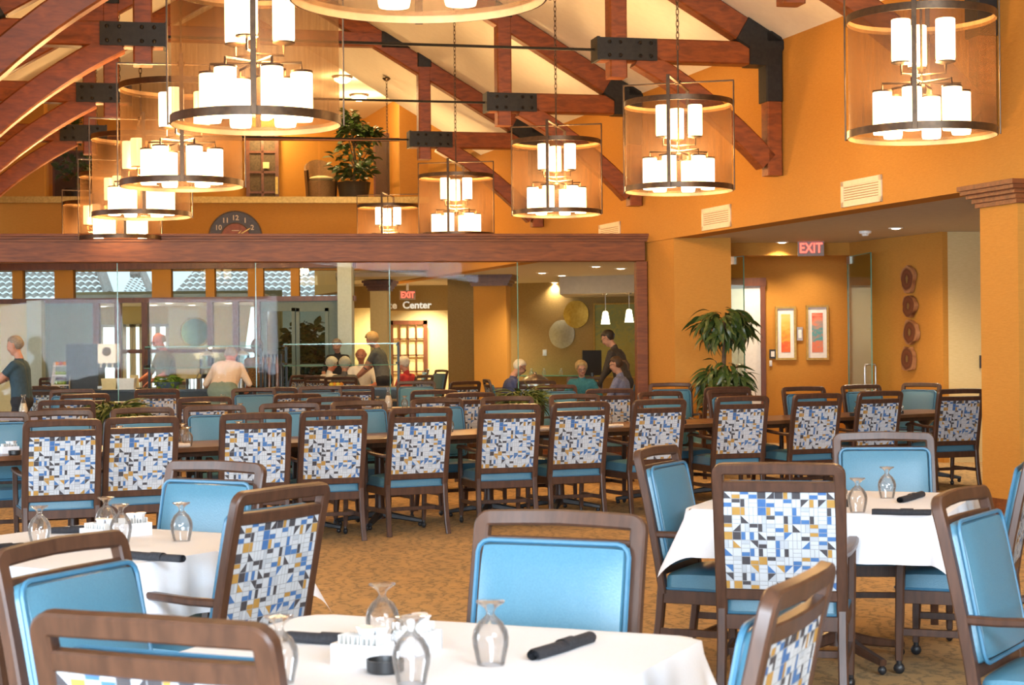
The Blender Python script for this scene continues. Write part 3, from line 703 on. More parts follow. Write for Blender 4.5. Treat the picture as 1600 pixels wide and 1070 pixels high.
# ================================================================== things on the tables
def make_goblet():
    mb = MB()   # stands upside down: rim on the table, foot on top; outer and inner skin
    mb.lathe([(.0315, 0), (.036, .02), (.0415, .045), (.0425, .062), (.039, .080), (.028, .099), (.015, .110), (.0095, .117), (.0095, .123), (.014, .131), (.024, .138), (.033, .143), (.034, .147), (.0, .150)], 20)
    mb.lathe([(.030, .0), (.034, .02), (.0395, .045), (.040, .062), (.036, .079), (.024, .097), (.0, .103)], 20)
    return tag(mb.build('goblet', M['goblet']), 'x', 'glass', 'upturned goblets')
gob = make_goblet(); guse = []
def goblet(px, py, label, z=.752, clampf=None, group=None):
    p = PZ(px, py, z)
    if clampf: p = clampf(p)
    inst(gob, guse, (p.x, p.y, z), rnd.uniform(0, 6), label, group)
def roll(p, q, r, material, label, group, z):
    p = Vector(p); q = Vector(q); d = q-p; L = d.length; t = d.normalized(); s = t.cross(UPV).normalized()
    o = thing('napkin_roll', label, 'napkin', ((p+q)/2).to_tuple()[:2]+(z,), math.atan2(t.y, t.x), group)
    mb = MB(); N = 10; pts = []; 
    # cloth wound in a spiral: a few turns drawn as one sheet
    turns = 2.6; K = 40; th = .0016; sec = []
    for k in range(K+1):
        a = 2*PI*turns*k/K; rr = r*(.25+.75*k/K); sec.append((rr*math.cos(a), rr*math.sin(a)*.82))
    zc = -min(y for x, y in sec)
    vs = []; fs = []; X = [-L/2, -L/2+.01, -L*.2, 0, L*.2, L/2-.01, L/2]; sc_ = [.93, 1, 1.02, 1.05, 1.0, 1.02, .93]
    for xi, x in enumerate(X):
        for y, zz in sec: vs.append((x, y*sc_[xi]+.002*math.sin(xi*2.1), zc+zz*sc_[xi]*.97+.001*math.sin(xi*1.3)))
    m = K+1
    for xi in range(len(X)-1):
        for k in range(K): fs.append((xi*m+k, (xi+1)*m+k, (xi+1)*m+k+1, xi*m+k+1))
    mb.add(vs, fs, 0, True); mb.build('rolled_cloth', material, o)
    mb = MB(); mb.sweep([(-.03, r*1.06*math.cos(a), zc+r*.86*math.sin(a)) for a in [2*PI*i/20 for i in range(20)]], .05, .002, (1, 0, 0), .1, closed=True)
    mb = MB()
    pts = [(x0, r*1.035*math.cos(a), zc+r*.87*math.sin(a)) for x0 in (-.005, .05) for a in [PI*(-.15+1.3*i/14) for i in range(15)]]
    mb.add(pts, [(i, i+1, 16+i, 15+i) for i in range(14)], 0, True); mb.build('fold_flap', material, o)
def roll_px(a, b, r, material, label, group, z=.752):
    p = PZ(a[0], a[1], z+r); q = PZ(b[0], b[1], z+r); roll((p.x, p.y, 0), (q.x, q.y, 0), r, material, label, group, z)
def make_caddy():
    o = thing('condiment_caddy', 'x', 'caddy', (0, 0, 0), 0, 'white sweetener caddies')
    mb = MB(); w, d, h, t = .12, .075, .05, .005
    mb.box((0, 0, t/2), (w, d, t)); mb.box((0, d/2, h/2), (w, t, h)); mb.box((0, -d/2, h/2), (w, t, h)); mb.box((w/2, 0, h/2), (t, d+t, h)); mb.box((-w/2, 0, h/2), (t, d+t, h)); mb.box((0, 0, h/2), (t, d, h*.95)); mb.build('porcelain_box', M['china'], o)
    for k in range(9):
        mb = MB(); mb.box((-.048+k*.012, rnd.uniform(-.003, .003), .038), (.003, .055, .062), 0, rnd.uniform(-.06, .06)); mb.build('sweetener_packet', M['white'], o)
    for k in range(3):
        mb = MB(); mb.lathe([(0, 0), (.012, 0), (.017, .02), (.02, .021), (.02, .024), (0, .024)], 12, (.02+.022*(k-1), (-1)**k*.012, .062)); mb.build('cream_cup', M['china'], o)
    return o
cad = make_caddy(); kuse = []
def make_shaker():
    o = thing('shaker', 'x', 'shaker', (0, 0, 0), 0, 'salt and pepper shakers')
    mb = MB(); mb.lathe([(0, 0), (.02, 0), (.022, .01), (.017, .05), (.014, .062)], 12); mb.build('glass_body', M['goblet'], o)
    mb = MB(); mb.lathe([(0, .002), (.018, .002), (.0165, .035), (0, .036)], 12); mb.build('contents', M['dark'], o)
    mb = MB(); mb.lathe([(.0155, .06), (.016, .066), (.014, .078), (.006, .084), (0, .085)], 12); mb.build('metal_cap', M['steel'], o)
    return o
shk = make_shaker(); suse = []
def make_dish():
    mb = MB(); mb.lathe([(0, .004), (.034, .004), (.036, .0), (.042, .004), (.043, .03), (.04, .03), (.037, .01), (0, .009)], 24); return tag(mb.build('small_dish', M['dark']), 'x', 'dish', 'black dishes')
dsh = make_dish(); duse = []
def put(proto, use, px, py, rz, label, z=.752, group=None, clampf=None):
    p = PZ(px, py, z)
    if clampf: p = clampf(p)
    inst(proto, use, (p.x, p.y, z), rz, label, group)
GA = 'upturned goblets on the nearest white table'
for (x, y), lb in (((437, 1066), 'upturned goblet at the left of the nearest white table'), ((598, 1004), 'upturned goblet behind the white caddy on the nearest table'), ((767, 1038), 'upturned goblet right of the caddy, alone on the nearest table'), ((643, 1068), 'upturned goblet in front of the white caddy at the bottom edge')): goblet(x, y, lb, group=GA)
for (x, y), lb in (((62, 851), 'upturned goblet at the far left of the left white table'), ((166, 834), 'upturned goblet behind the caddy on the left white table'), ((189, 848), 'upturned goblet beside the caddy on the left white table'), ((284, 845), 'upturned goblet before the blue chair on the left white table')): goblet(x, y, lb, group='upturned goblets on the left white table')
for (x, y), lb in (((1340, 800), 'upturned goblet beside the shakers on the right white table'), ((1386, 778), 'upturned goblet before the far blue chair on the right white table')): goblet(x, y, lb, group='upturned goblets on the right white table')
BN = 'black napkin rolls'
roll_px((446, 990), (566, 996), .02, M['black'], 'black napkin roll beside the left goblet on the nearest table', BN)
roll_px((832, 1019), (922, 990), .02, M['black'], 'black napkin roll lying diagonally at the right of the nearest table', BN)
roll_px((-40, 857), (36, 850), .02, M['black'], 'black napkin roll cut by the left picture edge', BN)
roll_px((192, 863), (286, 870), .02, M['black'], 'black napkin roll at the near edge of the left white table', BN)
roll_px((80, 826), (142, 824), .02, M['black'], 'black napkin roll at the far edge of the left white table', BN)
roll_px((1362, 797), (1455, 798), .02, M['black'], 'long black napkin roll lying flat on the right white table', BN)
roll_px((1406, 779), (1440, 769), .02, M['black'], 'short-looking black napkin roll pointing away on the right white table', BN)
put(cad, kuse, 567, 1037, math.radians(-23), 'white porcelain sweetener caddy in the middle of the nearest table')
put(cad, kuse, 648, 1018, math.radians(60), 'second white caddy behind the front goblet on the nearest table')
put(dsh, duse, 602, 1050, 0, 'round black dish in front of the caddy on the nearest table')
put(shk, suse, 622, 1022, 0, 'shaker between the caddies on the nearest table')
put(cad, kuse, 155, 845, math.radians(-30), 'white sweetener caddy on the left white table')
put(cad, kuse, 208, 836, math.radians(40), 'small white caddy behind the goblets on the left white table')
put(dsh, duse, 176, 854, 0, 'black dish on the left white table')
put(shk, suse, 1319, 792, 0, 'dark shaker beside the goblet on the right white table')

# things on the long row, kept on the table tops
RC = Vector((mx_, my_, 0))+RN*.87
def onrow(lim=.35):
    def f(p):
        v = (p-RC); v.z = 0; lat = max(-lim, min(lim, v.dot(RN))); return RC+ROW*v.dot(ROW)+RN*lat+UPV*p.z
    return f
for k, (x, y) in enumerate([(160, 668), (163, 692), (284, 690), (293, 697), (1228, 662), (1464, 655), (1476, 655), (1068, 664), (950, 664), (702, 675)]):
    goblet(x, y, 'upturned goblet, %s from the left on the bare wood row' % ORD[[0, 1, 2, 3, 7, 8, 9, 6, 5, 4][k]], z=.745, clampf=onrow(), group='upturned goblets on the bare wood row')
WN = 'cream napkin rolls on the bare wood row'
for k, ((x, y), (x2, y2)) in enumerate([((322, 703), (345, 700)), ((720, 681), (748, 686)), ((842, 672), (866, 669)), ((964, 674), (986, 673)), ((1070, 673), (1096, 670)), ((1418, 655), (1452, 659))]):
    f = onrow(.33); p = f(PZ(x, y, .76)); q = f(PZ(x2, y2, .76)); d = (q-p); d.z = 0
    if d.length < .05: d = ROW*.2
    d = d.normalized(); c = (p+q)/2
    roll(c-d*.1, c+d*.1, .022, M['whitenap'], 'cream napkin roll, %s from the left on the bare wood row' % ORD[k], WN, .745)
for k, (x, y) in enumerate([(14, 708), (1092, 667), (1440, 651)]):
    put(cad, kuse, x, y, math.radians(rowang), ['white caddy at the left end of the wood row', 'white caddy on the wood row before the leafy plant', 'white caddy on the wood row before the teal chair'][k], .745, None, onrow(.25))
    put(dsh, duse, x+22, y+4, 0, ['black dish at the left end of the wood row', 'black dish on the wood row before the leafy plant', 'black dish on the wood row before the teal chair'][k], .745, None, onrow(.3))
    put(shk, suse, x+34, y-2, 0, ['shaker at the left end of the wood row', 'shaker on the wood row before the leafy plant', 'shaker on the wood row before the teal chair'][k], .745, None, onrow(.3))

# ================================================================== right wall: vents, corridor
def on_rwall(px, py): return hit(px, py, W0, Vector((TL.x, TL.y, 0)) if False else Vector((math.cos(WA), math.sin(WA), 0)))
VN = Vector((-math.cos(WA), -math.sin(WA), 0))
def vent(c, w, h, label):
    T = frame(c+VN*.002, -WD, UPV)      # local z -> toward the hall
    o = thing('air_vent', label, 'vent', (0, 0, 0), 0, 'white wall vents')
    o.matrix_world = T
    mb = MB()
    for sx in (-1, 1): mb.box((sx*(w/2-.025), 0, .008), (.05, h, .016))
    for sy in (-1, 1): mb.box((0, sy*(h/2-.025), .008), (w, .05, .016))
    mb.build('frame', M['vent'], o)
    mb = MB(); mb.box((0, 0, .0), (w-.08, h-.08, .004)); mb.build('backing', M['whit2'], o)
    n = 7
    for k in range(n):
        mb = MB(); mb.box((0, -h/2+.055+(h-.11)*k/(n-1), .008), (w-.1, .016, .004), T=None); mb.build('slat', M['vent'], o)
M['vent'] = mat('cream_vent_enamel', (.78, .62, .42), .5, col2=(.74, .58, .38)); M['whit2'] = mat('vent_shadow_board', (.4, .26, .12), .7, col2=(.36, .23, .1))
a_, b_ = on_rwall(1316, 305), on_rwall(1379, 293); vent((a_+b_)/2, (a_-b_).length, .26, 'louvred cream air vent on the right wall, nearest of three')
a_, b_ = on_rwall(1098, 344), on_rwall(1143, 336); vent((a_+b_)/2, (a_-b_).length, .26, 'louvred cream air vent on the right wall above the pier')
a_, b_ = on_rwall(937, 366), on_rwall(970, 361); vent((a_+b_)/2, (a_-b_).length, .26, 'louvred cream air vent peeping over the oak header')

def downlight(px, py, label, z=ZS, r=.075, power=0, group='recessed downlights'):
    p = PZ(px, py, z); o = thing('downlight', label, 'downlight', (p.x, p.y, z), 0, group)
    mb = MB(); mb.lathe([(r*.8, -.004), (r*.85, -.01), (r*1.15, -.008), (r*1.18, 0)], 20); mb.build('trim_ring', M['white'], o)
    mb = MB(); mb.lathe([(0, -.02), (r*.5, -.016), (r*.8, -.003)], 20); mb.build('lens', M['lens'], o)
    if power:
        l = bpy.data.lights.new('downlight_lamp', 'SPOT'); l.energy = power; l.spot_size = 2.3; l.spot_blend = .8; l.color = (1, .80, .55); l.shadow_soft_size = .06
        lo = bpy.data.objects.new('downlight_lamp', l); COL.objects.link(lo); lo.parent = o; lo.location = (0, 0, -.03)
downlight(1222, 378, 'glowing recessed downlight left of the corridor exit sign', power=115)
downlight(1400, 356, 'glowing recessed downlight above the wood slice wall', power=140)
downlight(1562, 345, 'unseen recessed downlight added above the column to brighten the pale wall', power=200)  # lamp added out of sight to brighten the pale return wall
downlight(1185, 391, 'unseen recessed downlight added behind the corridor bulkhead to brighten the white door', power=130)  # added behind the bulkhead so the white door turns brighter
downlight(1270, 391, 'unseen recessed downlight added behind the corridor bulkhead near the prints', power=55)  # second added lamp, likewise out of sight
M['signgrey'] = mat('brushed_sign_case', (.34, .26, .22), .5, col2=(.3, .23, .19))
# exit sign in the corridor
def exit_sign(c, wdt, hgt, facing, label, stem=.04):
    f = Vector(facing).normalized(); x = UPV.cross(f); T = frame(c, x, UPV)
    o = thing('exit_sign', label, 'exit sign', (0, 0, 0), 0, 'exit signs'); o.matrix_world = T
    mb = MB(); mb.box((0, 0, -.02), (wdt, hgt, .04)); mb.build('housing', M['signgrey'], o)
    mb = MB(); mb.box((0, hgt/2+stem/2, -.02), (.05, stem, .03)); mb.build('bracket', M['white'], o)
    text('letters', 'EXIT', hgt*.92, Matrix.Diagonal((.72*wdt/.30*.30/ wdt if False else .82, 1, 1, 1)) if False else Matrix.Translation((0, 0, .003)) @ Matrix.Diagonal((wdt*.88/(hgt*.92*2.05), 1, 1, 1)), M['exit'], o, .003, .012*hgt)
c = P(1267, 388, B0.y-.12); exit_sign(c, .34, .2, (-.1, -1, 0), 'red EXIT sign hanging under the corridor ceiling at right')
# smoke detector
p = PZ(1352, 361, ZS); mb = MB(); mb.lathe([(0, -.06), (.035, -.058), (.045, -.035), (.07, -.03), (.075, -.005), (.075, 0)], 20); o = mb.build('smoke_detector', M['white']); o.location = p; tag(o, 'white round smoke detector on the corridor ceiling', 'smoke detector')
# glazed doors of the corridor
def glass_leaf(name, p, q, z0, z1, label, handle=None):
    p = Vector((p[0], p[1], 0)); q = Vector((q[0], q[1], 0)); d = q-p; L = d.length; rz = math.atan2(d.y, d.x)
    o = thing(name, label, 'glass door', (p.x, p.y, 0), rz)
    mb = MB(); mb.box((L/2, 0, (z0+z1)/2), (L-.01, .012, z1-z0)); mb.build('pane', M['doorglass'], o)
    mb = MB(); mb.box((L-.004, 0, (z0+z1)/2), (.008, .013, z1-z0)); mb.box((.004, 0, (z0+z1)/2), (.008, .013, z1-z0)); mb.box((L/2, 0, z1-.004), (L, .013, .008)); mb.build('pane_edge', M['edgeglass'], o)
    mb = MB(); mb.box((.08, 0, z1-.05), (.16, .03, .1)); mb.box((.08, 0, z0+.05), (.16, .03, .1)); mb.build('patch_fitting', M['steel'], o)
    if handle:
        for s in (-1, 1):
            pts = [(L-.09, s*.006, .85), (L-.09, s*.06, .85)]+[(L-.09, s*.07, .85+.03+.28*t) for t in (0, .3, .6, 1)]+[(L-.09, s*.06, 1.19), (L-.09, s*.006, 1.19)]
            mb = MB(); mb.tube(pts, .014, 10); mb.build('pull_handle', M['steel'], o)
    return o
hd = Vector((B1.x-.03, B1.y-.02, 0))
glass_leaf('glass_door', hd, P(1362, 500, B1.y-1.15), .02, 2.62, 'open glass door leaf with a steel pull handle beside the wood slices', True)
glass_leaf('glass_door', (B0.x-.05, B0.y+.02), P(1163, 500, B0.y-.3), .02, 2.62, 'open glass door leaf with a steel pull handle beside the leafy plant', True)
# white door behind, pictures, thermostat, sign
def pw(px, py): return hit(px, py, (0, PWY, 0), (0, 1, 0))
o = thing('white_door', 'cream-white door in a dark wood frame behind the leafy plant', 'door', (pw(1174, 600).x, PWY-.02, 0)); struct(o)
dw = pw(1195, 500).x-pw(1140, 500).x; ztop = pw(1174, 447).z
mb = MB(); mb.box((-.12, 0, ztop/2), (dw, .05, ztop)); mb.build('leaf', M['doorwhite'] if 'doorwhite' in M else M['white'], o)
mb = MB(); mb.box((-.12+dw/2+.03, -.02, ztop/2), (.07, .09, ztop)); mb.box((-.12-dw/2-.03, -.02, ztop/2), (.07, .09, ztop)); mb.box((-.12, -.02, ztop+.06), (dw+.16, .1, .12)); mb.build('frame', M['trim'], o)
def painting(px0, py0, px1, py1, plane_hit, nrm, label, cols, fmat, border=.05, matw=.0, seed=0):
    a = plane_hit(px0, py0); b = plane_hit(px1, py1); n = Vector(nrm).normalized(); x = UPV.cross(n).normalized(); c = (a+b)/2
    w_ = abs((b-a).dot(x)); h_ = abs(b.z-a.z)
    o = thing('framed_picture', label, 'picture'); o.matrix_world = frame(c+n*.004, x, UPV)
    mb = MB()
    for s in (-1, 1): mb.box((s*(w_/2-border/2), 0, .012), (border, h_, .03)); mb.box((0, s*(h_/2-border/2), .012), (w_, border, .028))
    mb.build('frame', fmat, o)
    if matw: mb = MB(); mb.box((0, 0, .0), (w_-border, h_-border, .008)); mb.build('mat_board', M['white'], o)
    m_, n2, b2 = newmat('painted_print_%d' % seed)
    nz = n2.nodes.new('ShaderNodeTexNoise'); nz.inputs['Scale'].default_value = 6; nz.inputs['Detail'].default_value = 5; nz.inputs['Distortion'].default_value = 1.2
    n2.links.new(coords(n2, (1, 1.6, 1)), nz.inputs['Vector'])
    gr = n2.nodes.new('ShaderNodeSeparateXYZ'); tc = n2.nodes.new('ShaderNodeTexCoord'); n2.links.new(tc.outputs['Generated'], gr.inputs[0])
    ma = n2.nodes.new('ShaderNodeMath'); ma.operation = 'MULTIPLY_ADD'; ma.inputs[1].default_value = .75; n2.links.new(gr.outputs[1], ma.inputs[0])
    sb = n2.nodes.new('ShaderNodeMath'); sb.operation = 'SUBTRACT'; sb.inputs[1].default_value = .36; n2.links.new(nz.outputs[0], sb.inputs[0]); n2.links.new(sb.outputs[0], ma.inputs[2])
    n2.links.new(ramp(n2, ma.outputs[0], [(i/(len(cols)-1), c_) for i, c_ in enumerate(cols)]), b2.inputs['Base Color']); b2.inputs['Roughness'].default_value = .5
    mb = MB(); mb.box((0, 0, .005), (w_-2*border-2*matw, h_-2*border-3*matw, .006)); mb.build('print', m_, o)
    return o
painting(1211, 479, 1244, 562, pw, (0, -1, 0), 'gold-framed abstract print in orange and yellow, left of the pair', [(.7, .08, .02), (.75, .14, .03), (.75, .35, .04), (.75, .5, .12), (.4, .5, .25)], M['gold'], .03, .055, 1)
painting(1259, 477, 1295, 562, pw, (0, -1, 0), 'gold-framed abstract print in red and teal, right of the pair', [(.6, .16, .12), (.7, .2, .1), (.05, .32, .36), (.7, .25, .15), (.6, .05, .03)], M['gold'], .03, .055, 2)
def small_plate(px0, py0, px1, py1, pl, label, cat, name, m1, m2):
    a = pl(px0, py0); b = pl(px1, py1); o = thing(name, label, cat, ((a.x+b.x)/2, a.y-.012, (a.z+b.z)/2)); w_, h_ = abs(b.x-a.x), abs(b.z-a.z)
    mb = MB(); mb.box((0, 0, 0), (w_, .02, h_)); mb.build('plate', m1, o)
    mb = MB(); mb.box((0, -.013, 0), (w_*.55, .008, h_*.6)); mb.build('face', m2, o)
small_plate(1245, 511, 1254, 532, pw, 'steel thermostat cover between the two framed prints', 'thermostat', 'thermostat', M['steel'], M['white'])
small_plate(1202, 546, 1212, 560, pw, 'small dark room sign beside the white door', 'sign', 'room_sign', M['dark'], M['white'])
small_plate(1202, 563, 1206, 572, pw, 'white light switch below the small room sign', 'switch', 'light_switch', M['white'], M['china'])
# card reader on the pale return wall
small_plate(1530, 555, 1542, 575, lambda x, y: hit(x, y, (0, B2.y+.02, 0), (0, 1, 0)), 'small black wall box beside the column', 'wall box', 'wall_box', M['dark'], M['dark'])
# wood slices on the corridor wall
M['inlay'] = mat('brass_inlay', (.30, .19, .06), .4, .3, col2=(.24, .14, .04))
m, n, b = newmat('tree_slice'); M['slice'] = m
tc = n.nodes.new('ShaderNodeTexCoord'); ln = n.nodes.new('ShaderNodeVectorMath'); ln.operation = 'LENGTH'
mpp = n.nodes.new('ShaderNodeMapping'); mpp.inputs['Scale'].default_value = (1, 1, 0); nz = n.nodes.new('ShaderNodeTexNoise'); nz.inputs['Scale'].default_value = 9
n.links.new(tc.outputs['Object'], mpp.inputs[0]); n.links.new(mpp.outputs[0], ln.inputs[0]); n.links.new(tc.outputs['Object'], nz.inputs['Vector'])
ad = n.nodes.new('ShaderNodeMath'); ad.operation = 'MULTIPLY_ADD'; ad.inputs[1].default_value = .05; n.links.new(nz.outputs[0], ad.inputs[0]); n.links.new(ln.outputs['Value'], ad.inputs[2])
n.links.new(ramp(n, ad.outputs[0], [(.0, (.22, .08, .03)), (.07, (.11, .03, .013)), (.12, (.17, .05, .02)), (.15, (.10, .028, .012)), (.17, (.34, .15, .06)), (.2, (.40, .2, .09))]), b.inputs['Base Color']); b.inputs['Roughness'].default_value = .5
SLN = Vector((sn.x, sn.y, 0)).normalized()
if SLN.y > 0: SLN = -SLN
for k, (y, hgt, sh, lab) in enumerate([(436, 43, 0, 'oval polished wood slice, topmost of the wall column'), (478, 34, 1, 'rounded wood slice, second of the wall column'), (519, 38, 2, 'round split wood slice, third of the wall column'), (560, 36, 3, 'heart-shaped wood slice, lowest of the wall column')]):
    c = hit(1424+2*k*(k < 3), y, B1, SLN); D = c.y; R_ = hgt/2*D/FPX; T = frame(c+SLN*.045, UPV.cross(SLN), UPV)
    o = thing('wood_slice', lab, 'wall art', group='tree slices on the corridor wall'); o.matrix_world = T
    pts = []
    for i in range(28):
        a = 2*PI*i/28; r_ = R_*(1+.07*math.sin(3*a+k)+.05*math.sin(5*a+2*k)+.03*math.sin(9*a+k))
        xs = .84 if k == 0 else 1.05
        if k == 3: r_ *= (1.05+.12*math.cos(2*a+PI))*(1 if abs(a-PI/2) > .3 else .72); 
        pts.append((r_*xs*math.cos(a), r_*math.sin(a)))
    mb = MB(); mb.prism(pts, -.03, .02, smooth=True); mb.build('slice', M['slice'], o)
    mb = MB(); mb.prism([(x*.16, y_*.30) for x, y_ in pts], .02, .0225); mb.build('inlay', M['inlay'], o)

# ------------------------------------------------------------------ double-ball plant before the pier
def leaf_mesh(name, L, W, droop, material):
    mb = MB(); n = 6; vs = []
    for i in range(n+1):
        t = i/n; w_ = W*math.sin(PI*min(1, t*.96+.02))**.8*(1-t*.35); x = L*t*(1-.25*t*droop); z = -L*droop*t*t*.7
        vs += [(x, -w_, z+.25*w_), (x, 0, z), (x, w_, z+.25*w_)]
    fs = []
    for i in range(n):
        for s in (0, 1): fs.append((i*3+s, (i+1)*3+s, (i+1)*3+s+1, i*3+s+1))
    mb.add(vs, fs, 0, True); me = mb.build(name, material); d = me.data; bpy.data.objects.remove(me); return d
def scatter_leaves(parent, me, centers, n, seed, lift=.25, name='leaf', smin=.8, smax=1.2, shell=(.25, 1)):
    r = random.Random(seed)
    for c, R_ in centers:
        for k in range(n):
            while True:
                d = Vector((r.gauss(0, 1), r.gauss(0, 1), r.gauss(.2, .8)))
                if d.length > .1: break
            d.normalize(); q = r.uniform(*shell)**.5
            p = Vector(c)+Vector((d.x*R_[0], d.y*R_[1], d.z*R_[2]))*q
            h = Vector((d.x, d.y, 0)); h = h.normalized() if h.length > .05 else Vector((1, 0, 0))
            dirn = (h*.8+UPV*r.uniform(-.9, .45)+Vector((r.uniform(-.5, .5), r.uniform(-.5, .5), 0))).normalized()
            y = UPV.cross(dirn).normalized(); s = r.uniform(smin, smax)
            T = frame(p, dirn, y) @ Matrix.Rotation(r.uniform(-.7, .7), 4, 'X') @ Matrix.Diagonal((s, s, s, 1))
            o = bpy.data.objects.new(name, me); COL.objects.link(o); o.parent = parent; o.matrix_basis = T
pc = P(1132, 600, 20.7)
pl = thing('potted_ficus', 'tall double-ball leafy ficus standing before the wall pier', 'plant', (pc.x, pc.y, 0))
mb = MB(); mb.lathe([(0, 0), (.15, 0), (.2, .33), (.22, .34), (.22, .38), (.19, .38), (.18, .34), (0, .34)], 20); mb.build('pot', M['pot'], pl)
mb = MB(); mb.tube([(0, 0, .34), (.02, .01, .8), (-.01, 0, 1.2), (.01, 0, 1.8)], [.03, .026, .024, .015], 8); mb.tube([(.03, 0, .34), (-.01, .02, .9), (.02, 0, 1.5)], [.02, .018, .012], 8); mb.build('trunk', M['bark'], pl)
lm = leaf_mesh('leaf', .24, .034, 1.0, M['leaf'])
scatter_leaves(pl, lm, [((0, 0, 1.70), (.30, .30, .22)), ((0, 0, 1.02), (.27, .27, .26))], 148, 4)
# ================================================================== clock and loft
TC = frame(LP+LN*.03, LdX, UPV)
clk = thing('wall_clock', 'large round blue-grey wall clock with copper centre, half hidden by the oak header', 'clock'); clk.matrix_world = TC
M['clockrim'] = mat('slate_blue_dial', (.10, .105, .13), .6, col2=(.08, .085, .11)); M['copper'] = mat('copper_dial', (.28, .085, .045), .45, .3, col2=(.2, .06, .035), nscale=3)
CRr = .5
def disc(r0, r1, z, n=40): mb = MB(); mb.lathe([(r0, z), (r1, z), (r1, z-.02), (r0, z-.02)], n); return mb
disc(.0, CRr, .0).build('dial', M['clockrim'], clk)
mb = MB(); mb.tube([(CRr*math.cos(a), CRr*math.sin(a), 0) for a in [2*PI*i/40 for i in range(40)]], .012, 6, closed=True); mb.build('rim', M['bronze'], clk)
disc(0, .27, .006).build('copper_centre', M['copper'], clk)
mb = MB(); mb.tube([(.275*math.cos(a), .275*math.sin(a), .006) for a in [2*PI*i/40 for i in range(40)]], .012, 6, closed=True); mb.build('inner_ring', M['bronze'], clk)
M['numeral'] = mat('ivory_numeral', (.75, .62, .45), .5, col2=(.7, .58, .42))
for h in range(1, 13):
    a = PI/2-h*PI/6; text('numeral', str(h), .135, Matrix.Translation((.37*math.cos(a), .37*math.sin(a), .003)), M['numeral'], clk, .002, .002)
mb = MB(); mb.box((0, .13, .014), (.14, .012, .004)); mb.build('maker_plate', M['numeral'], clk)
for nm, a, L in (('hour_hand', math.radians(50), .19), ('minute_hand', math.radians(32), .36)):
    mb = MB(); T = Matrix.Rotation(a, 4, 'Z'); mb.prism([(-.04, -.012), (L*.8, -.009), (L, 0), (L*.8, .009), (-.04, .012)], .018, .022, T=T); mb.build(nm, M['gold'], clk)
# loft rail: glass panels with a timber handrail
rail = thing('loft_railing', 'glass loft railing with a wooden handrail above the clock wall', 'railing'); struct(rail)
mb = MB(); mb.bar(lf(-7, .12, 5.48), lf(6, .12, 5.48), .07, .06); mb.build('handrail', M['header'], rail)
for k in range(9):
    p, q = lf(-6.9+k*1.42, .12, 0), lf(-6.9+k*1.42+1.38, .12, 0); c = (p+q)/2
    mb = MB(); mb.box((c.x, c.y, (ZL+.03+5.46)/2), (1.38, .012, 5.42-ZL), 0, math.radians(7)); mb.build('glass_panel', M['pane'], rail)
def on_loft(px, py, back): return hit(px, py, lf(0, back), LN)
# french door in the loft
fd = thing('loft_door', 'brown panelled door with small panes in the loft above the clock', 'door'); struct(fd)
a = on_loft(384, 214, 5.5); b = on_loft(436, 300, 5.5); fd.matrix_world = frame(Vector(((a.x+b.x)/2, (a.y+b.y)/2, ZL)), LdX, UPV)
wd_ = (b-a).dot(LdX); 
mb = MB(); hh = 2.05
mb.box((-wd_/2+.04, hh/2, 0), (.08, hh, .08)); mb.box((wd_/2-.04, hh/2, 0), (.08, hh, .08)); mb.box((0, hh-.05, 0), (wd_, .1, .08)); mb.box((0, .15, 0), (wd_, .3, .06)); mb.box((0, hh/2, 0), (.06, hh, .06))
for k in range(3): mb.box((0, .6+.45*k, 0), (wd_, .05, .06))
mb.build('frame', M['trim'], fd)
mb = MB(); mb.box((0, hh/2, -.02), (wd_-.1, hh-.1, .02)); mb.build('panes', M['wicker'] if 'wicker' in M else M['bark'], fd)
mb = MB(); mb.box((.08, 1.2, .05), (.14, .14, .01)); mb.build('notice', M['cream'], fd)
mb = MB(); mb.box((wd_/2-.05, .75, .06), (.06, .38, .02)); mb.box((wd_/2-.05, .82, .075), (.02, .1, .02)); mb.build('lock_plate', M['gold'], fd)
# dark patterned screens at both sides of the loft
M['lattice'] = mat('dark_perforated_screen', (.040, .017, .008), .6, col2=(.085, .036, .014), scale=(30, 30, 30), nscale=3)
for (x0, y0, x1, y1, lab) in ((82, 235, 152, 306, 'dark brown perforated screen at the left end of the loft'), (583, 208, 621, 304, 'dark brown perforated screen behind the loft plant')):
    a = on_loft(x0, y0, 3.2); b = on_loft(x1, y1, 3.2); c = (a+b)/2; W_ = (b-a).dot(LdX); H_ = a.z-ZL
    o = thing('screen_panel', lab, 'screen', group='loft screens'); o.matrix_world = frame(Vector((c.x, c.y, ZL+H_/2)), LdX, UPV)
    mb = MB(); mb.box((0, 0, 0), (W_-.06, H_-.06, .03)); mb.build('mesh_panel', M['lattice'], o)
    mb = MB()
    for s in (-1, 1): mb.box((s*(W_/2-.02), 0, 0), (.04, H_, .05)); mb.box((0, s*(H_/2-.02), 0), (W_, .04, .05))
    mb.build('frame', M['trim'], o)
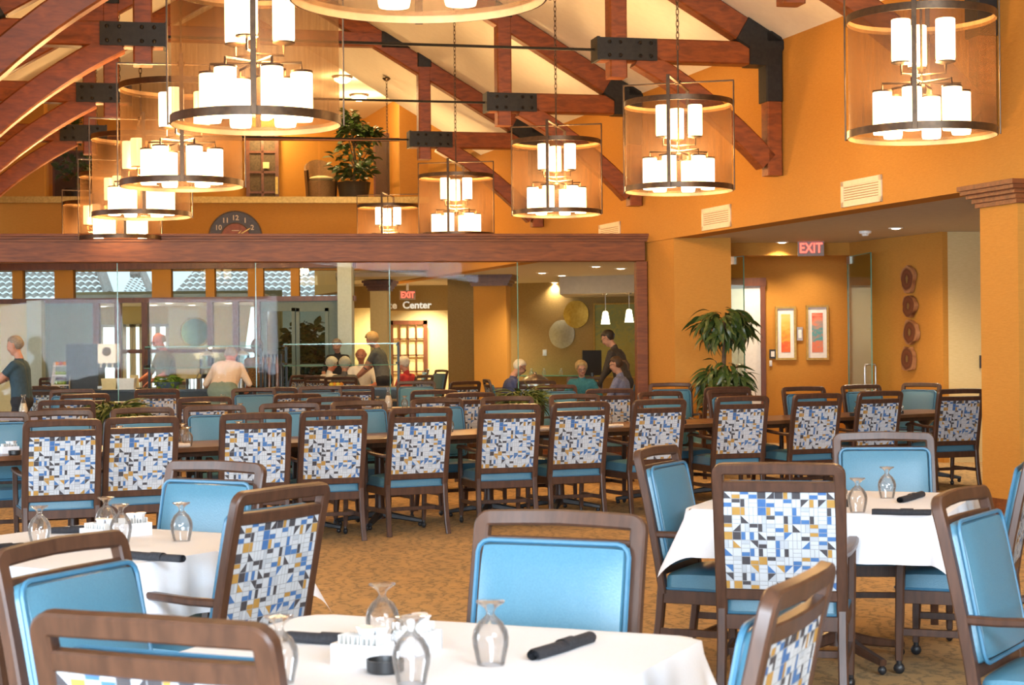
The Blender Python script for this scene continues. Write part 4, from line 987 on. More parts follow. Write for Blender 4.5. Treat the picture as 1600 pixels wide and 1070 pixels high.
# loft tree in a pot
def stuff_leaves(name, parent, me_leaf, centers, n, seed, smin=.8, smax=1.2, shell=(.1, 1), material=None):
    r = random.Random(seed); mb = MB(); V = [v.co.copy() for v in me_leaf.vertices]; Fc = [tuple(p.vertices) for p in me_leaf.polygons]
    for c, R_ in centers:
        for k in range(n):
            d = Vector((r.gauss(0, 1), r.gauss(0, 1), r.gauss(0, 1))).normalized(); q = r.uniform(*shell)**.5
            p = Vector(c)+Vector((d.x*R_[0], d.y*R_[1], d.z*R_[2]))*q
            h = Vector((d.x, d.y, 0)); h = h.normalized() if h.length > .05 else Vector((1, 0, 0))
            dirn = (h+UPV*r.uniform(-.7, .8)+Vector((r.uniform(-.7, .7), r.uniform(-.7, .7), 0))).normalized(); s = r.uniform(smin, smax)
            T = frame(p, dirn, UPV.cross(dirn).normalized()) @ Matrix.Rotation(r.uniform(-.9, .9), 4, 'X') @ Matrix.Diagonal((s, s, s, 1))
            mb.add(V, Fc, 0, True, T)
    return mb.build(name, material or me_leaf.materials[0], parent, 'stuff')
lm2 = leaf_mesh('broad_leaf', .2, .06, .35, M['leaf'])
pt = on_loft(553, 300, .7); lt = thing('loft_tree', 'leafy potted tree standing at the loft railing', 'plant', (pt.x, pt.y, ZL))
mb = MB(); mb.lathe([(0, 0), (.27, 0), (.33, .36), (.34, .37), (.3, .37), (.29, .33), (0, .33)], 20); mb.build('pot', M['pot'], lt)
mb = MB(); mb.tube([(0, 0, .33), (.03, 0, .8), (-.02, .03, 1.3), (.06, 0, 1.7)], [.03, .025, .02, .01], 8)
for a, z in ((.4, .7), (2.5, .9), (4.4, 1.0), (5.6, 1.2)): mb.tube([(0, 0, z-.2), (.18*math.cos(a), .18*math.sin(a), z+.1), (.3*math.cos(a), .3*math.sin(a), z+.3)], [.015, .012, .006], 6)
mb.build('trunk', M['bark'], lt)
stuff_leaves('foliage', lt, lm2, [((0, 0, .85), (.46, .42, .45)), ((0, 0, .6), (.4, .36, .25)), ((.02, 0, 1.3), (.34, .3, .3)), ((-.08, 0, 1.6), (.16, .13, .22)), ((.32, 0, 1.3), (.2, .16, .14))], 120, 8, .6, 1.1)
pt = on_loft(120, 290, 1.4); l2 = thing('loft_tree', 'leafy plant beside the left loft screen, mostly hidden by lamps', 'plant', (pt.x, pt.y, ZL))
mb = MB(); mb.lathe([(0, 0), (.2, 0), (.25, .3), (.22, .3), (.2, .27), (0, .27)], 16); mb.build('pot', M['pot'], l2)
mb = MB(); mb.tube([(0, 0, .27), (0, 0, 1.4)], [.025, .012], 6); mb.build('trunk', M['bark'], l2)
stuff_leaves('foliage', l2, lm2, [((0, 0, .7), (.4, .4, .4)), ((0, 0, 1.5), (.35, .35, .35))], 90, 9, .6, 1.1)
stuff_leaves('inner_foliage', pl, lm, [((0, 0, 1.68), (.26, .26, .2)), ((0, 0, 1.0), (.25, .25, .27)), ((0, 0, .75), (.22, .22, .2))], 90, 31, .7, 1.0, (.2, 1))
# wicker chair
M['wicker'] = mat('woven_wicker', (.30, .15, .05), .7, col2=(.18, .085, .03), scale=(25, 25, 45), nscale=2, bump=.6)
pt = on_loft(502, 302, 1.0); wk = thing('wicker_chair', 'brown woven wicker tub chair at the loft railing', 'chair', (pt.x, pt.y, ZL), math.radians(200))
mb = MB(); sec = []
N = 18; vs = []; fs = []
for i in range(N+1):
    a = math.radians(-20+220*i/N); top = .62+.24*max(0, math.sin(a))
    for rr, zz in ((.30, .05), (.34, top), (.30, top+.02), (.27, .42)): vs.append((rr*math.cos(a), -rr*math.sin(a), zz))
for i in range(N):
    for k in range(3): fs.append((i*4+k, (i+1)*4+k, (i+1)*4+k+1, i*4+k+1))
mb.add(vs, fs, 0, True); mb.build('tub_back', M['wicker'], wk)
mb = MB(); mb.lathe([(0, .42), (.27, .42), (.29, .38), (.28, .05)], 20); mb.build('seat', M['wicker'], wk)
mb = MB(); mb.ell((0, .02, .47), (.25, .25, .06), 14, 6); mb.build('cushion', M['cream'], wk)
# flush ceiling lamps in the loft
for k, (x, y, lab) in enumerate(((535, 127, 'glowing dome ceiling lamp in the loft, left of the pair by the beam'), (561, 155, 'glowing dome ceiling lamp above the loft plant'), (466, 90, 'glowing dome ceiling lamp in the loft seen through the big chandelier'), (412, 215, 'glowing dome ceiling lamp over the loft door'))):
    p = PZ(x, y, 6.5)
    if k == 3: p = lf(.5, 5.0, 6.6)
    if k == 2: p = lf(1.0, 1.0, 6.6)
    o = thing('flush_lamp', lab, 'ceiling lamp', (p.x, p.y, 6.60), 0, 'loft ceiling lamps')
    mb = MB(); mb.lathe([(.0, 0), (.2, 0), (.2, -.03), (.16, -.05)], 20); mb.build('collar', M['bronze'], o)
    mb = MB(); mb.lathe([(.17, -.04), (.15, -.09), (.08, -.13), (0, -.14)], 20); mb.build('glass_bowl', M['flush'], o)
    l = bpy.data.lights.new('loft_lamp', 'POINT'); l.energy = 75; l.color = (1, .68, .32); l.shadow_soft_size = .15
    lo = bpy.data.objects.new('loft_lamp', l); COL.objects.link(lo); lo.parent = o; lo.location = (0, 0, -.32)

# ================================================================== beyond the glass partition
# --- left: window wall, clerestory and sunroom, built in place of reflections in the partition
WY = 31.0
def ww(px, py, D=WY): return P(px, py, D)
def X_(px, D=WY): return P(px, 540, D).x
def Z_(px, py, D=WY): return P(px, py, D).z
zt0, zt1 = Z_(270, 468), Z_(270, 415)       # transom band
zt1 = 2.98
def fill(name, px0, px1, z0, z1, material, D=WY, th=.2):
    x0, x1 = X_(px0, D), X_(px1, D); mb = MB(); mb.box(((x0+x1)/2, D+th/2, (z0+z1)/2), (x1-x0, th, z1-z0)); return struct(mb.build(name, material))
# clerestory openings standing in for reflected windows, between gold posts, over a dark transom
for i, (a, b) in enumerate(((-260, -150), (20, 36), (86, 115), (238, 268), (322, 336), (388, 412), (455, 468))): fill('wall_clerestory_post', a, b, zt0, zt1, M['wall'])
fill('trim_2', -260, 555, zt0-.05, zt0+.04, M['trim'], WY-.05, .3)
fill('trim_3', -260, 555, zt1-.08, zt1+.06, M['trim'], WY-.05, .3)
mb = MB(); mb.box(((X_(-260)+X_(555))/2, WY+.1, (zt0+zt1)/2), (X_(555)-X_(-260), .01, zt1-zt0)); wn = struct(mb.build('window_1', M['winglass']))
# lower wall pieces
fill('wall_far_left', -260, 42, 0, zt0, M['cream'], WY)
fill('wall_far_pale_post', 42, 65, 0, zt0, M['palegreen'], WY-.25, .4)
fill('wall_far_grey', 65, 147, 0, zt0, M['teal'], WY)
o_ = fill('wall_far_grey_right', 408, 535, 0, zt0, M['teal'], WY)
fill('wall_far_white_post', 528, 550, 0, zt1, M['palegreen'], WY-.3, .5)
# windows in the grey wall (proud frames with lit glass onto shrubs)
def window_unit(n, px0, px1, py0, py1, D, fmat, view):
    x0, x1 = X_(px0, D), X_(px1, D); z1, z0 = Z_(px0, py0, D), Z_(px0, py1, D)
    o = thing('window_%d' % n, view, 'window', ((x0+x1)/2, D, (z0+z1)/2)); struct(o); W_, H_ = x1-x0, z1-z0
    mb = MB()
    for s in (-1, 1): mb.box((s*W_/2, 0, 0), (.06, .08, H_+.06)); mb.box((0, 0, s*H_/2), (W_+.06, .08, .06))
    mb.build('frame', fmat, o)
    return o, W_, H_
# these two windows look onto hedges: the wall is opened behind them
bpy.data.objects.remove(o_)
zs0, zs1 = Z_(440, 640), Z_(440, 484)
for (a, b) in ((408, 415), (459, 466), (511, 535)): fill('wall_far_grey_right', a, b, 0, zt0, M['teal'])
for (a, b) in ((415, 459), (466, 511)):
    fill('wall_far_grey_lintel', a, b, zs1, zt0, M['teal']); fill('wall_far_grey_sill', a, b, 0, max(.3, zs0), M['teal'])
for k, (a, b) in enumerate(((415, 459), (466, 511))):
    o, W_, H_ = window_unit(3+k, a, b, 484, 640, WY-.02, M['teal'], 'tall window onto hedges in the grey far wall')
    mb = MB(); mb.box((0, .03, 0), (W_, .01, H_)); mb.build('pane', M['winglass'], o)
    mb = MB(); mb.box((0, 0, -.1), (W_, .06, .05)); mb.build('glazing_bar', M['teal'], o)
# sunroom mullions and panes
for k, x in enumerate((150, 184, 226, 328, 368, 402)): fill('trim_4', x-4.5, x+4.5, 0, zt0, M['trim'], WY-.02, .16)
fill('trim_5', 147, 408, Z_(270, 548)-.04, Z_(270, 548)+.03, M['trim'], WY+.03, .06)
pxs = [150, 184, 226, 328, 368, 402]
for i in range(5):
    x0, x1 = X_(pxs[i]+4), X_(pxs[i+1]-4); mb = MB(); mb.box(((x0+x1)/2, WY+.05, zt0/2), (x1-x0, .01, zt0)); struct(mb.build('window_%d' % (5+i), M['winglass']))
# sunroom behind, added in place of reflections
SY = 37.0
slab('wall_sunroom', [(X_(100, SY), SY), (X_(440, SY), SY), (X_(440, SY), SY+.2), (X_(100, SY), SY+.2)], 0, 2.7, M['cream'])
slab('ceiling_sunroom', [(X_(100), WY+.25), (X_(410), WY+.25), (X_(440, SY), SY+.1), (X_(100, SY), SY+.1)], 2.38, 2.46, M['ceil'])
slab('wall_sunroom_side', [(X_(402), WY+.3), (X_(408), WY+.3), (X_(438, SY), SY), (X_(430, SY), SY)], 0, 2.4, M['cream'])
slab('wall_sunroom_left', [(X_(137), WY+.3), (X_(143), WY+.3), (X_(152, SY), SY), (X_(146, SY), SY)], 0, 2.4, M['cream'])
for k, (x, y) in enumerate(((161, 478), (184, 471), (240, 476), (264, 473), (356, 473), (300, 476))):
    downlight(x, y, 'recessed downlight, %s from the left in the sunroom ceiling' % ORD[[0, 1, 2, 3, 5, 4][k]], 2.38, .11, 240 if k in (1, 3, 4) else 0, 'sunroom downlights')
M['bright'] = emit('glowing_window_pane', (.95, .98, 1.0), 1.25)  # panes glow by themselves, standing in for daylight behind them
for k, (x0, x1) in enumerate(((160, 182), (196, 206), (211, 221), (236, 246), (249, 262))):
    a, b = X_(x0, SY), X_(x1, SY); o = thing('window_%d' % (11+k), 'bright sunroom window', 'window', ((a+b)/2, SY-.02, 1.0)); struct(o); del o['category']; del o['label']
    mb = MB(); mb.box((0, 0, .0), (b-a, .02, 1.9)); mb.build('bright_pane', M['bright'], o)
    mb = MB()
    for s in (-1, 1): mb.box((s*(b-a)/2, -.02, 0), (.06, .05, 2.0)); mb.box((0, -.02, s*.97), (b-a+.06, .05, .06))
    mb.build('frame', M['white'], o)
# green round mirror in the sunroom
p = P(305, 519, SY-.02); mi = thing('round_mirror', 'round greenish mirror on the sunroom wall behind the buffet', 'mirror', p); M['mirror'] = mat('green_mirror', (.22, .36, .28), .12, .6, col2=(.14, .26, .2), nscale=1)
mb = MB(); mb.lathe([(0, .02), (.30, .02), (.31, 0), (0, 0)], 32, T=Matrix.Rotation(PI/2, 4, 'X')); mb.build('glass', M['mirror'], mi)
mb = MB(); mb.tube([(.31*math.cos(a), -.01, .31*math.sin(a)) for a in [2*PI*i/32 for i in range(32)]], .02, 6, closed=True); mb.build('rim', M['gold'], mi)
# outside: tiled roofs in place of the partition's reflections, hedge and ground
slab('ground', [(-60, 52.01), (60, 52.01), (60, 120), (-60, 120)], -.2, -.05, mat('pale_paving', (.5, .5, .48), .9, col2=(.45, .45, .43)))
M['tile'] = mat('grey_clay_tile', (.34, .29, .26), .8, col2=(.46, .41, .37), nscale=3)
def reflection_roof(name, label, px0, px1, zr, ze, D0, D1, ridge_px0, ridge_px1):
    """hip roof slope facing us: eave at D0, ridge at D1; rows of curved tiles"""
    o = thing(name, label, 'roof', group='tiled roofs standing in for reflections')
    e0, e1 = P(px0, 540, D0).x, P(px1, 540, D0).x; r0, r1 = P(ridge_px0, 540, D1).x, P(ridge_px1, 540, D1).x
    rows = 13; wv_ = .19; mb = MB()
    for i in range(rows):
        for half in (0,):
            t0, t1 = i/rows, (i+1)/rows
            xa0, xb0 = e0+(r0-e0)*t0, e1+(r1-e1)*t0; n = max(2, int((xb0-xa0)/wv_*6)); vs = []
            for j in range(n+1):
                x = xa0+(xb0-xa0)*j/n; w_ = .055*abs(math.sin(PI*x/wv_))
                for t, lift in ((t0, .06), (t1+.01, .0)): vs.append((x, D0+(D1-D0)*t, ze+(zr-ze)*t+w_+lift))
            mb.add(vs, [(2*j, 2*j+2, 2*j+3, 2*j+1) for j in range(n)], 0, True)
    mb.build('tile_courses', M['tile'], o, 'stuff')
    mb = MB(); mb.bar((e0, D0-.05, ze-.12), (e1, D0-.05, ze-.12), .08, .22); mb.build('gutter', M['teal'], o)
    mb = MB(); mb.box(((e0+e1)/2, D0+2.2, (ze-.2)/2), ((e1-e0)*.94, 3.5, ze-.2)); mb.build('house_wall', M['palegreen'], o)
    mb = MB(); mb.tube([(e1, D0, ze+.1), (r1, D1, zr+.1)], .14, 8); mb.tube([(r0, D1, zr+.1), (r1, D1, zr+.1)], .14, 8); mb.build('ridge_caps', M['tile'], o)
reflection_roof('reflection_roof', 'grey wavy tiled roof standing in for a reflection in the glass at far left', -160, 172, 4.7, 2.72, 44, 50, -60, 140)
reflection_roof('reflection_roof', 'grey tiled roof standing in for a reflection in the glass left of centre', 268, 545, 4.6, 2.72, 45, 51, 345, 500)
reflection_roof('reflection_roof', 'small distant grey roof peak between the two large roofs, also standing in for a reflection', 186, 243, 4.1, 3.0, 60, 63, 205, 225)
lm3 = leaf_mesh('hedge_leaf', .2, .07, .2, M['treeleaf'])
for k, x in enumerate((466, 492)):
    p = P(x, 540, 35+.5*k); o = thing('shrub', 'leafy shrub outside the far windows, %s from the left' % ORD[k], 'shrub', (p.x, p.y, 0), 0, 'shrubs outside')
    mb = MB(); mb.tube([(0, 0, 0), (0, 0, 1.9)], [.06, .03], 6); mb.build('stem', M['bark'], o)
    stuff_leaves('foliage', o, lm3, [((0, 0, 1.6), (.26, .3, .45)), ((.0, 0, .9), (.26, .3, .6))], 150, 20+k)
mb = MB(); mb.box((P(440, 540, 36.6).x, 36.6, .8), (2.0, .2, 1.6)); o = mb.build('garden_wall', M['palegreen']); tag(o, 'pale garden wall outside the far grey-framed windows', 'wall')

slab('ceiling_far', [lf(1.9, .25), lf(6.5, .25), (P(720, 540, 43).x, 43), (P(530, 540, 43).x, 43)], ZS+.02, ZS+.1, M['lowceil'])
# --- right: aisle beyond the partition with pillar, painting, discs, bulkheads
def aisle_wall(name, x0, x1, D0, D1, z0, z1, material, th=.15):
    p, q = P(x0, 540, D0), P(x1, 540, D1); d = (q-p); rz = math.atan2(d.y, d.x); n_ = Vector((-d.y, d.x, 0)).normalized()*th/2
    mb = MB(); c = (p+q)/2+n_; mb.box((c.x, c.y, (z0+z1)/2), (math.hypot(d.x, d.y), th, z1-z0), 0, rz); return struct(mb.build(name, material))
aisle_wall('wall_discs', 792, 1100, 37.5, 35.5, 0, ZS, M['olivewall'])
aisle_wall('wall_painting', 705, 795, 42, 41.0, 0, ZS, M['olivewall'])
aisle_wall('wall_corridor_sign', 548, 712, 38.2, 38.2, 2.26, ZS, M['olivewall'])
aisle_wall('wall_corridor_back', 540, 720, 42.5, 42.5, 0, ZS, M['cream'])
aisle_wall('wall_corridor_turn', 552, 580, 37.0, 36.9, 0, 2.3, M['cream'])
aisle_wall('wall_sign_beam', 546, 553, 34.0, 42, 0, ZS, M['cream'])
M['letter'] = mat('brushed_letter', (.75, .72, .65), .35, .5, col2=(.68, .65, .58))
p = P(640, 477, 38.1); sg = thing('wall_sign', 'raised metal lettering reading ce Center on the far bulkhead', 'sign', (p.x, p.y, p.z)); text('letters', 'ce  Center', .22, Matrix.Rotation(PI/2, 4, 'X'), M['letter'], sg, .012, .006)
exit_sign(P(637, 461, 37.0), .34, .2, (.2, -1, 0), 'red EXIT sign over the far corridor beyond the glass', ZS-P(637, 461, 37.0).z-.1)
# far pillars
for k, (x0, x1, D, lab) in enumerate(((741, 798, 32.7, 'gold pillar with crown moulding beside the painting beyond the glass'), (579, 609, 35.0, 'slim pale pillar with crown moulding beside the far exit sign'))):
    a, b = P(x0, 540, D).x, P(x1, 540, D).x; W_ = (b-a)*.9
    o = thing('pillar', lab, 'pillar', ((a+b)/2, D+W_/2, 0), math.radians(-8)); 
    mb = MB(); mb.box((0, 0, ZS/2), (W_, W_, ZS)); mb.build('shaft', M['wall'] if k == 0 else M['cream'], o)
    mb = MB()
    for o2, z0, z1 in ((.04, 2.6, 2.65), (.07, 2.65, 2.7), (.11, 2.7, 2.76), (.14, 2.76, ZS)): mb.box((0, 0, (z0+z1)/2), (W_+2*o2, W_+2*o2, z1-z0))
    mb.build('crown_moulding', M['trim'], o)
# abstract canvas
painting(714, 478, 742, 579, lambda x, y: hit(x, y, (0, 33.6, 0), (.3, 1, 0)), (-.3, -1, 0), 'tall green and orange abstract canvas beyond the glass', [(.12, .3, .2), (.2, .42, .3), (.62, .5, .15), (.3, .5, .38), (.55, .2, .08), (.25, .5, .4)], M['dark'], .012, 0, 3)
aisle_wall('wall_canvas_return', 700, 742, 33.75, 33.65, 0, ZS, M['olivewall'], .1)
# metal discs
M['leafgold'] = mat('hammered_gold_leaf', (.62, .46, .10), .35, .5, col2=(.5, .35, .06), nscale=3, bump=.4); M['leafsilver'] = mat('hammered_silver_leaf', (.50, .50, .40), .35, .5, col2=(.42, .42, .33), nscale=3, bump=.4)
wp0 = P(792, 540, 37.5); wp1 = P(1100, 540, 35.5); wdn = (wp1-wp0); wn_ = Vector((wdn.y, -wdn.x, 0)).normalized()
for (x, y, r, m_, lab, dz) in ((879, 522, 22, M['leafsilver'], 'round silver-leaf wall disc, lower of two beyond the glass', .04), (903, 491, 21.5, M['leafgold'], 'round gold-leaf wall disc, upper of two beyond the glass', .10)):
    c = hit(x, y, wp0, wn_); R_ = r*c.y/FPX; o = thing('wall_disc', lab, 'wall art', group='metal wall discs'); o.matrix_world = frame(c+wn_*dz, UPV.cross(wn_), UPV)
    pts = [(R_*(1+.012*math.sin(5*a+x))*math.cos(a), R_*(1+.012*math.sin(7*a))*math.sin(a)) for a in [2*PI*i/36 for i in range(36)]]
    mb = MB(); vs = [(0, 0, .025)]+[(q[0]*.5, q[1]*.5, .02) for q in pts]+[(q[0], q[1], .0) for q in pts]
    mb.add(vs, [(0, 1+i, 1+(i+1) % 36) for i in range(36)]+[(1+i, 37+i, 37+(i+1) % 36, 1+(i+1) % 36) for i in range(36)], 0, True); mb.build('disc', m_, o)
    mb = MB(); mb.lathe([(R_*.98, 0), (R_*1.0, -.02), (0, -.02)], 36); mb.build('edge', M['bark'], o)
def dw_(x, y): return hit(x, y, wp0+wn_*.02, wn_)
c = dw_(851, 551); o = thing('wall_switch', 'white switch plate on the disc wall beyond the glass', 'switch', c); mb = MB(); mb.box((0, 0, 0), (.085, .02, .13)); mb.build('plate', M['white'], o); mb = MB(); mb.box((0, -.012, 0), (.03, .012, .06)); mb.build('rocker', M['china'], o)
# bulkhead with two pendants and a framed poster at far right
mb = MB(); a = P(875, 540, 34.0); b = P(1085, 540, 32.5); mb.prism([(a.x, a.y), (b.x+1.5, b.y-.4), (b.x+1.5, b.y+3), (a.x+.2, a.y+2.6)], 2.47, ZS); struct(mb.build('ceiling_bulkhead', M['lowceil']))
painting(928, 474, 1010, 590, lambda x, y: hit(x, y, wp0+wn_*.05, wn_), wn_, 'large gold-framed green poster behind the pendant lamps', [(.25, .22, .05), (.3, .26, .06), (.34, .3, .08), (.2, .24, .1), (.3, .27, .07)], M['gold'], .03, 0, 4)
for k, (x, y) in enumerate(((946, 495), (983, 492))):
    p = P(x, y, 33.8-.3*k); o = thing('pendant_lamp', ['glowing white pendant lamp, left of the pair beyond the glass', 'glowing white pendant lamp beside the oak end post'][k], 'pendant lamp', p, 0, 'pendant lamps')
    mb = MB(); mb.lathe([(.09, -.14), (.085, -.13), (.05, .09), (.03, .11), (0, .11)], 18); mb.build('glass_shade', M['flush'], o)
    mb = MB(); mb.tube([(0, 0, .1), (0, 0, 2.47-p.z)], .007, 6); mb.lathe([(0, 2.47-p.z), (.06, 2.47-p.z), (.05, 2.44-p.z), (0, 2.43-p.z)], 12); mb.build('stem', M['steel'], o)
DLS = {'in the ceiling above the metal discs': [(847, 426), (878, 430), (867, 441), (931, 416), (970, 419), (840, 447), (900, 442)], 'in the ceiling around the gold pillar beyond the glass': [(717, 442), (735, 447), (702, 460), (666, 447), (681, 453), (662, 454)], 'in the ceiling before the far lettered sign': [(585, 441), (566, 449), (575, 459)]}
for where, pts in DLS.items():
    for k, (x, y) in enumerate(sorted(pts)):
        downlight(x, y, 'recessed downlight, %s from the left %s' % (ORD[k], where), ZS, .10, 420 if (x, y) in ((847, 426), (867, 441), (970, 419), (840, 447), (717, 442), (585, 441), (666, 447), (681, 453), (662, 454)) else 0, 'downlights beyond the glass')
# far corridor door with panes
o = thing('door_1', 'x', 'door', (P(637, 540, 42).x, 42.3, 0)); struct(o); del o['label']; del o['category']
mb = MB()
for s in (-1, 1): mb.box((s*.42, 0, 1.05), (.1, .08, 2.1))
mb.box((0, 0, 2.05), (.94, .08, .1)); mb.box((0, 0, .2), (.84, .06, .4)); mb.build('frame', M['trim'], o)
mb = MB()
for k in range(4): mb.box((0, -.02, .45+k*.4), (.8, .03, .03))
for k in range(3): mb.box((-.2+k*.2, -.02, 1.2), (.03, .03, 1.6))
mb.build('glazing_bars', M['trim'], o); mb = MB(); mb.box((0, .02, 1.2), (.8, .01, 1.6)); mb.build('pane', M['cream'], o)
# ================================================================== more chairs and tables in the middle distance
BG = 'chairs in the middle distance'
mid = [  # px, top y, facing deg (0 away from camera), label
 (62, 604, 10, 'printed-back chair behind the person in dark teal at far left'), (86, 590, 20, 'small printed-back chair left of the white tiered stand'),
 (113, 609, 190, 'blue-backed chair in the left middle distance beside the server'), (133, 616, 25, 'chair turned left of the fern planter'),
 (104, 626, 12, 'low-looking chair just beyond the second row chair at left'), (147, 589, 75, 'chair seen side-on below the coffee machine'),
 (245, 608, 8, 'printed-back chair before the salad bowl'), (320, 621, 15, 'chair just in front of the man in the cream polo shirt'),
 (396, 607, 200, 'blue-backed chair beside the man in the cream polo shirt'), (430, 606, 10, 'printed-back chair below the tall bottles on the buffet'),
 (465, 616, 30, 'chair turned beside the tall bottles'), (500, 604, 195, 'blue-backed chair below the two white-haired diners'),
 (551, 603, 5, 'printed-back chair before the seated white-haired diners'), (522, 621, 12, 'chair just beyond the fourth chair of the wood row'),
 (469, 581, 60, 'small chair beyond the glass near the tall bottles'), (512, 586, 0, 'small chair behind the white-haired diner'),
 (650, 596, 185, 'blue-backed chair below the diner in red'), (679, 610, 15, 'chair near the carafe in the middle distance'),
 (667, 576, 100, 'small chair seen side-on near the far corridor'), (690, 578, 120, 'small blue chair seen side-on near the far corridor'),
 (727, 596, 40, 'small chair left of the man in the blue shirt'),
 (735, 614, 20, 'printed-back chair in front of the man in the blue shirt'), (868, 602, 200, 'blue-backed chair left of the woman in teal'),
 (838, 595, 0, 'chair on the far side beyond the fern, before the steel dome'), (953, 608, 8, 'printed-back chair below the woman with the ponytail'),
 (1047, 599, 185, 'blue-backed chair between the oak post and the leafy plant'), (1137, 605, 10, 'chair half hidden behind the leafy plant')]
for x, y, f, lab in mid:
    p = PZ(x, y, 1.0)
    if p.y > 29.4 and x < 560: p = P(x, y, 29.4)
    chair_at(p.x, p.y, dirv(f), lab, BG)
def wood_table(X, Y, deg, L, W_, lab):
    o = thing('wood_table', lab, 'table', (X, Y, 0), math.radians(deg), 'bare wood tables in the middle distance')
    mb = MB(); mb.prism([(-L/2, -W_/2), (L/2, -W_/2), (L/2, W_/2), (-L/2, W_/2)], .712, .745); mb.build('tabletop', M['tablewood'], o); pedestal(o, M['chairwood'], .71)
    return o
TB = [(-5.4, 19.25, 12, .8, .8, 'bare wood table at far left in the middle distance'), (-3.12, 18.6, 12, .9, .9, 'bare wood table behind the third row chair'), (-1.32, 20.6, 12, .9, .9, 'bare wood table holding the carafe in the middle distance'),
      (.62, 24.35, 8, .8, .8, 'wood table where the three diners sit beyond the glass'), (-2.7, 29.2, 5, 1.2, .8, 'wood table of the white-haired diners far beyond the glass')]
for t in TB: wood_table(*t)
# carafes, tumblers on the middle tables
M['juice'] = mat('pale_lemonade', (.72, .60, .42), .3, col2=(.68, .56, .38))
def carafe(X, Y, lab):
    o = thing('carafe', lab, 'carafe', (X, Y, .745), 0, 'glass carafes')
    mb = MB(); mb.lathe([(0, .002), (.045, .002), (.05, .03), (.048, .09), (.03, .15), (.018, .19), (.018, .215), (.028, .24)], 18); mb.build('glass', M['goblet'], o)
    mb = MB(); mb.lathe([(0, .006), (.043, .006), (.047, .03), (.045, .088), (.028, .145), (0, .146)], 18); mb.build('drink', M['juice'], o)
def on_z(px, py, z=.745): return PZ(px, py, z)
carafe(-5.42, 19.15, 'glass carafe of pale drink on the far left table'); carafe(-1.49, 20.75, 'tall glass carafe with pale drink in the middle distance'); carafe(-3.1, 18.5, 'glass carafe before the man in the cream polo')
for k, (X, Y, lab) in enumerate(((-5.25, 19.1, 'upturned goblet beside the far left carafe'), (-1.28, 20.5, 'upturned goblet right of the middle carafe'), (-1.6, 20.5, 'upturned goblet left of the middle carafe'), (-2.9, 18.4, 'upturned goblet before the man in the cream polo'))):
    inst(gob, guse, (X, Y, .745), 0, lab, 'upturned goblets in the middle distance')
# potted ferns
fl = leaf_mesh('frond', .28, .013, .7, M['fern'])
def fern(X, Y, z, lab, s=1.0, seed=1):
    o = thing('fern_planter', lab, 'plant', (X, Y, 0), 0, 'fern planters')
    mb = MB(); mb.lathe([(0, 0), (.2, 0), (.24, z), (.2, z), (.19, z-.05), (0, z-.05)], 18); mb.build('planter', M['pot'], o)
    stuff_leaves('fronds', o, fl, [((0, 0, z+.06), (.2, .2, .09))], 360, seed, .6*s, 1.05*s)
p = PZ(183, 640, .9); fern(-4.05, 17.6, .78, 'bright green fern planter between the left row chairs', 1.15, 3)
p = P(818, 625, 19.6); fern(p.x, p.y, .82, 'green fern planter in front of the man in the blue shirt', 1.1, 5)

# ================================================================== buffet beyond the glass
BY = 24.9
def bx_(px): return P(px, 600, BY).x
ctr = thing('buffet_counter', 'dark buffet counter with steel edge running behind the left chairs', 'counter', ((bx_(150)+bx_(640))/2, BY, 0))
Wc = bx_(640)-bx_(150)
mb = MB(); mb.box((0, 0, .43), (Wc, .75, .86)); mb.build('base', M['dark'], ctr)
mb = MB(); mb.box((0, 0, .88), (Wc+.06, .82, .04)); mb.build('top', mat('dark_granite', (.02, .022, .03), .2, col2=(.05, .05, .06), nscale=20), ctr)
mb = MB(); mb.tube([(-Wc/2, -.5, .72), (Wc/2, -.5, .72)], .018, 8); mb.tube([(-Wc/2, -.58, .72), (Wc/2, -.58, .72)], .018, 8)
for k in range(5): mb.box((-Wc/2+.1+k*(Wc-.2)/4, -.47, .72), (.03, .24, .03))
mb.build('tray_rail', M['steel'], ctr)
def guard(px0, px1, ytop, lab):
    x0, x1 = bx_(px0), bx_(px1); zt = P(px0, ytop, BY).z
    o = thing('sneeze_guard', lab, 'sneeze guard', ((x0+x1)/2, BY, .9), 0, 'glass buffet guards'); W_ = x1-x0
    for s in (-1, 1):
        mb = MB(); mb.box((s*W_/2, .12, (zt-.9)/2), (.035, .035, zt-.9+.04)); mb.box((s*W_/2, .0, zt-.9-.02), (.03, .3, .03)); mb.box((s*W_/2, -.08, zt-.9-.28), (.03, .3, .03)); mb.build('post', M['dark'], o)
    mb = MB(); mb.box((0, 0, zt-.9), (W_, .34, .012)); t = mb.build('top_glass', M['winglass'], o)
    mb = MB(); mb.box((0, -.172, zt-.9), (W_, .006, .014)); mb.build('glass_edge', M['edgeglass'], t)
    mb = MB(); T = Matrix.Translation((0, -.22, zt-.9-.16)) @ Matrix.Rotation(-.25, 4, 'X'); mb.box((0, 0, 0), (W_, .01, .3), T=T); t = mb.build('front_glass', M['winglass'], o)
    mb = MB(); mb.box((0, 0, -.15), (W_, .012, .008), T=T); mb.build('glass_edge', M['edgeglass'], t)
guard(231, 406, 542, 'glass sneeze guard over the salad end of the buffet'); guard(446, 622, 538, 'glass sneeze guard in front of the white-haired diners')
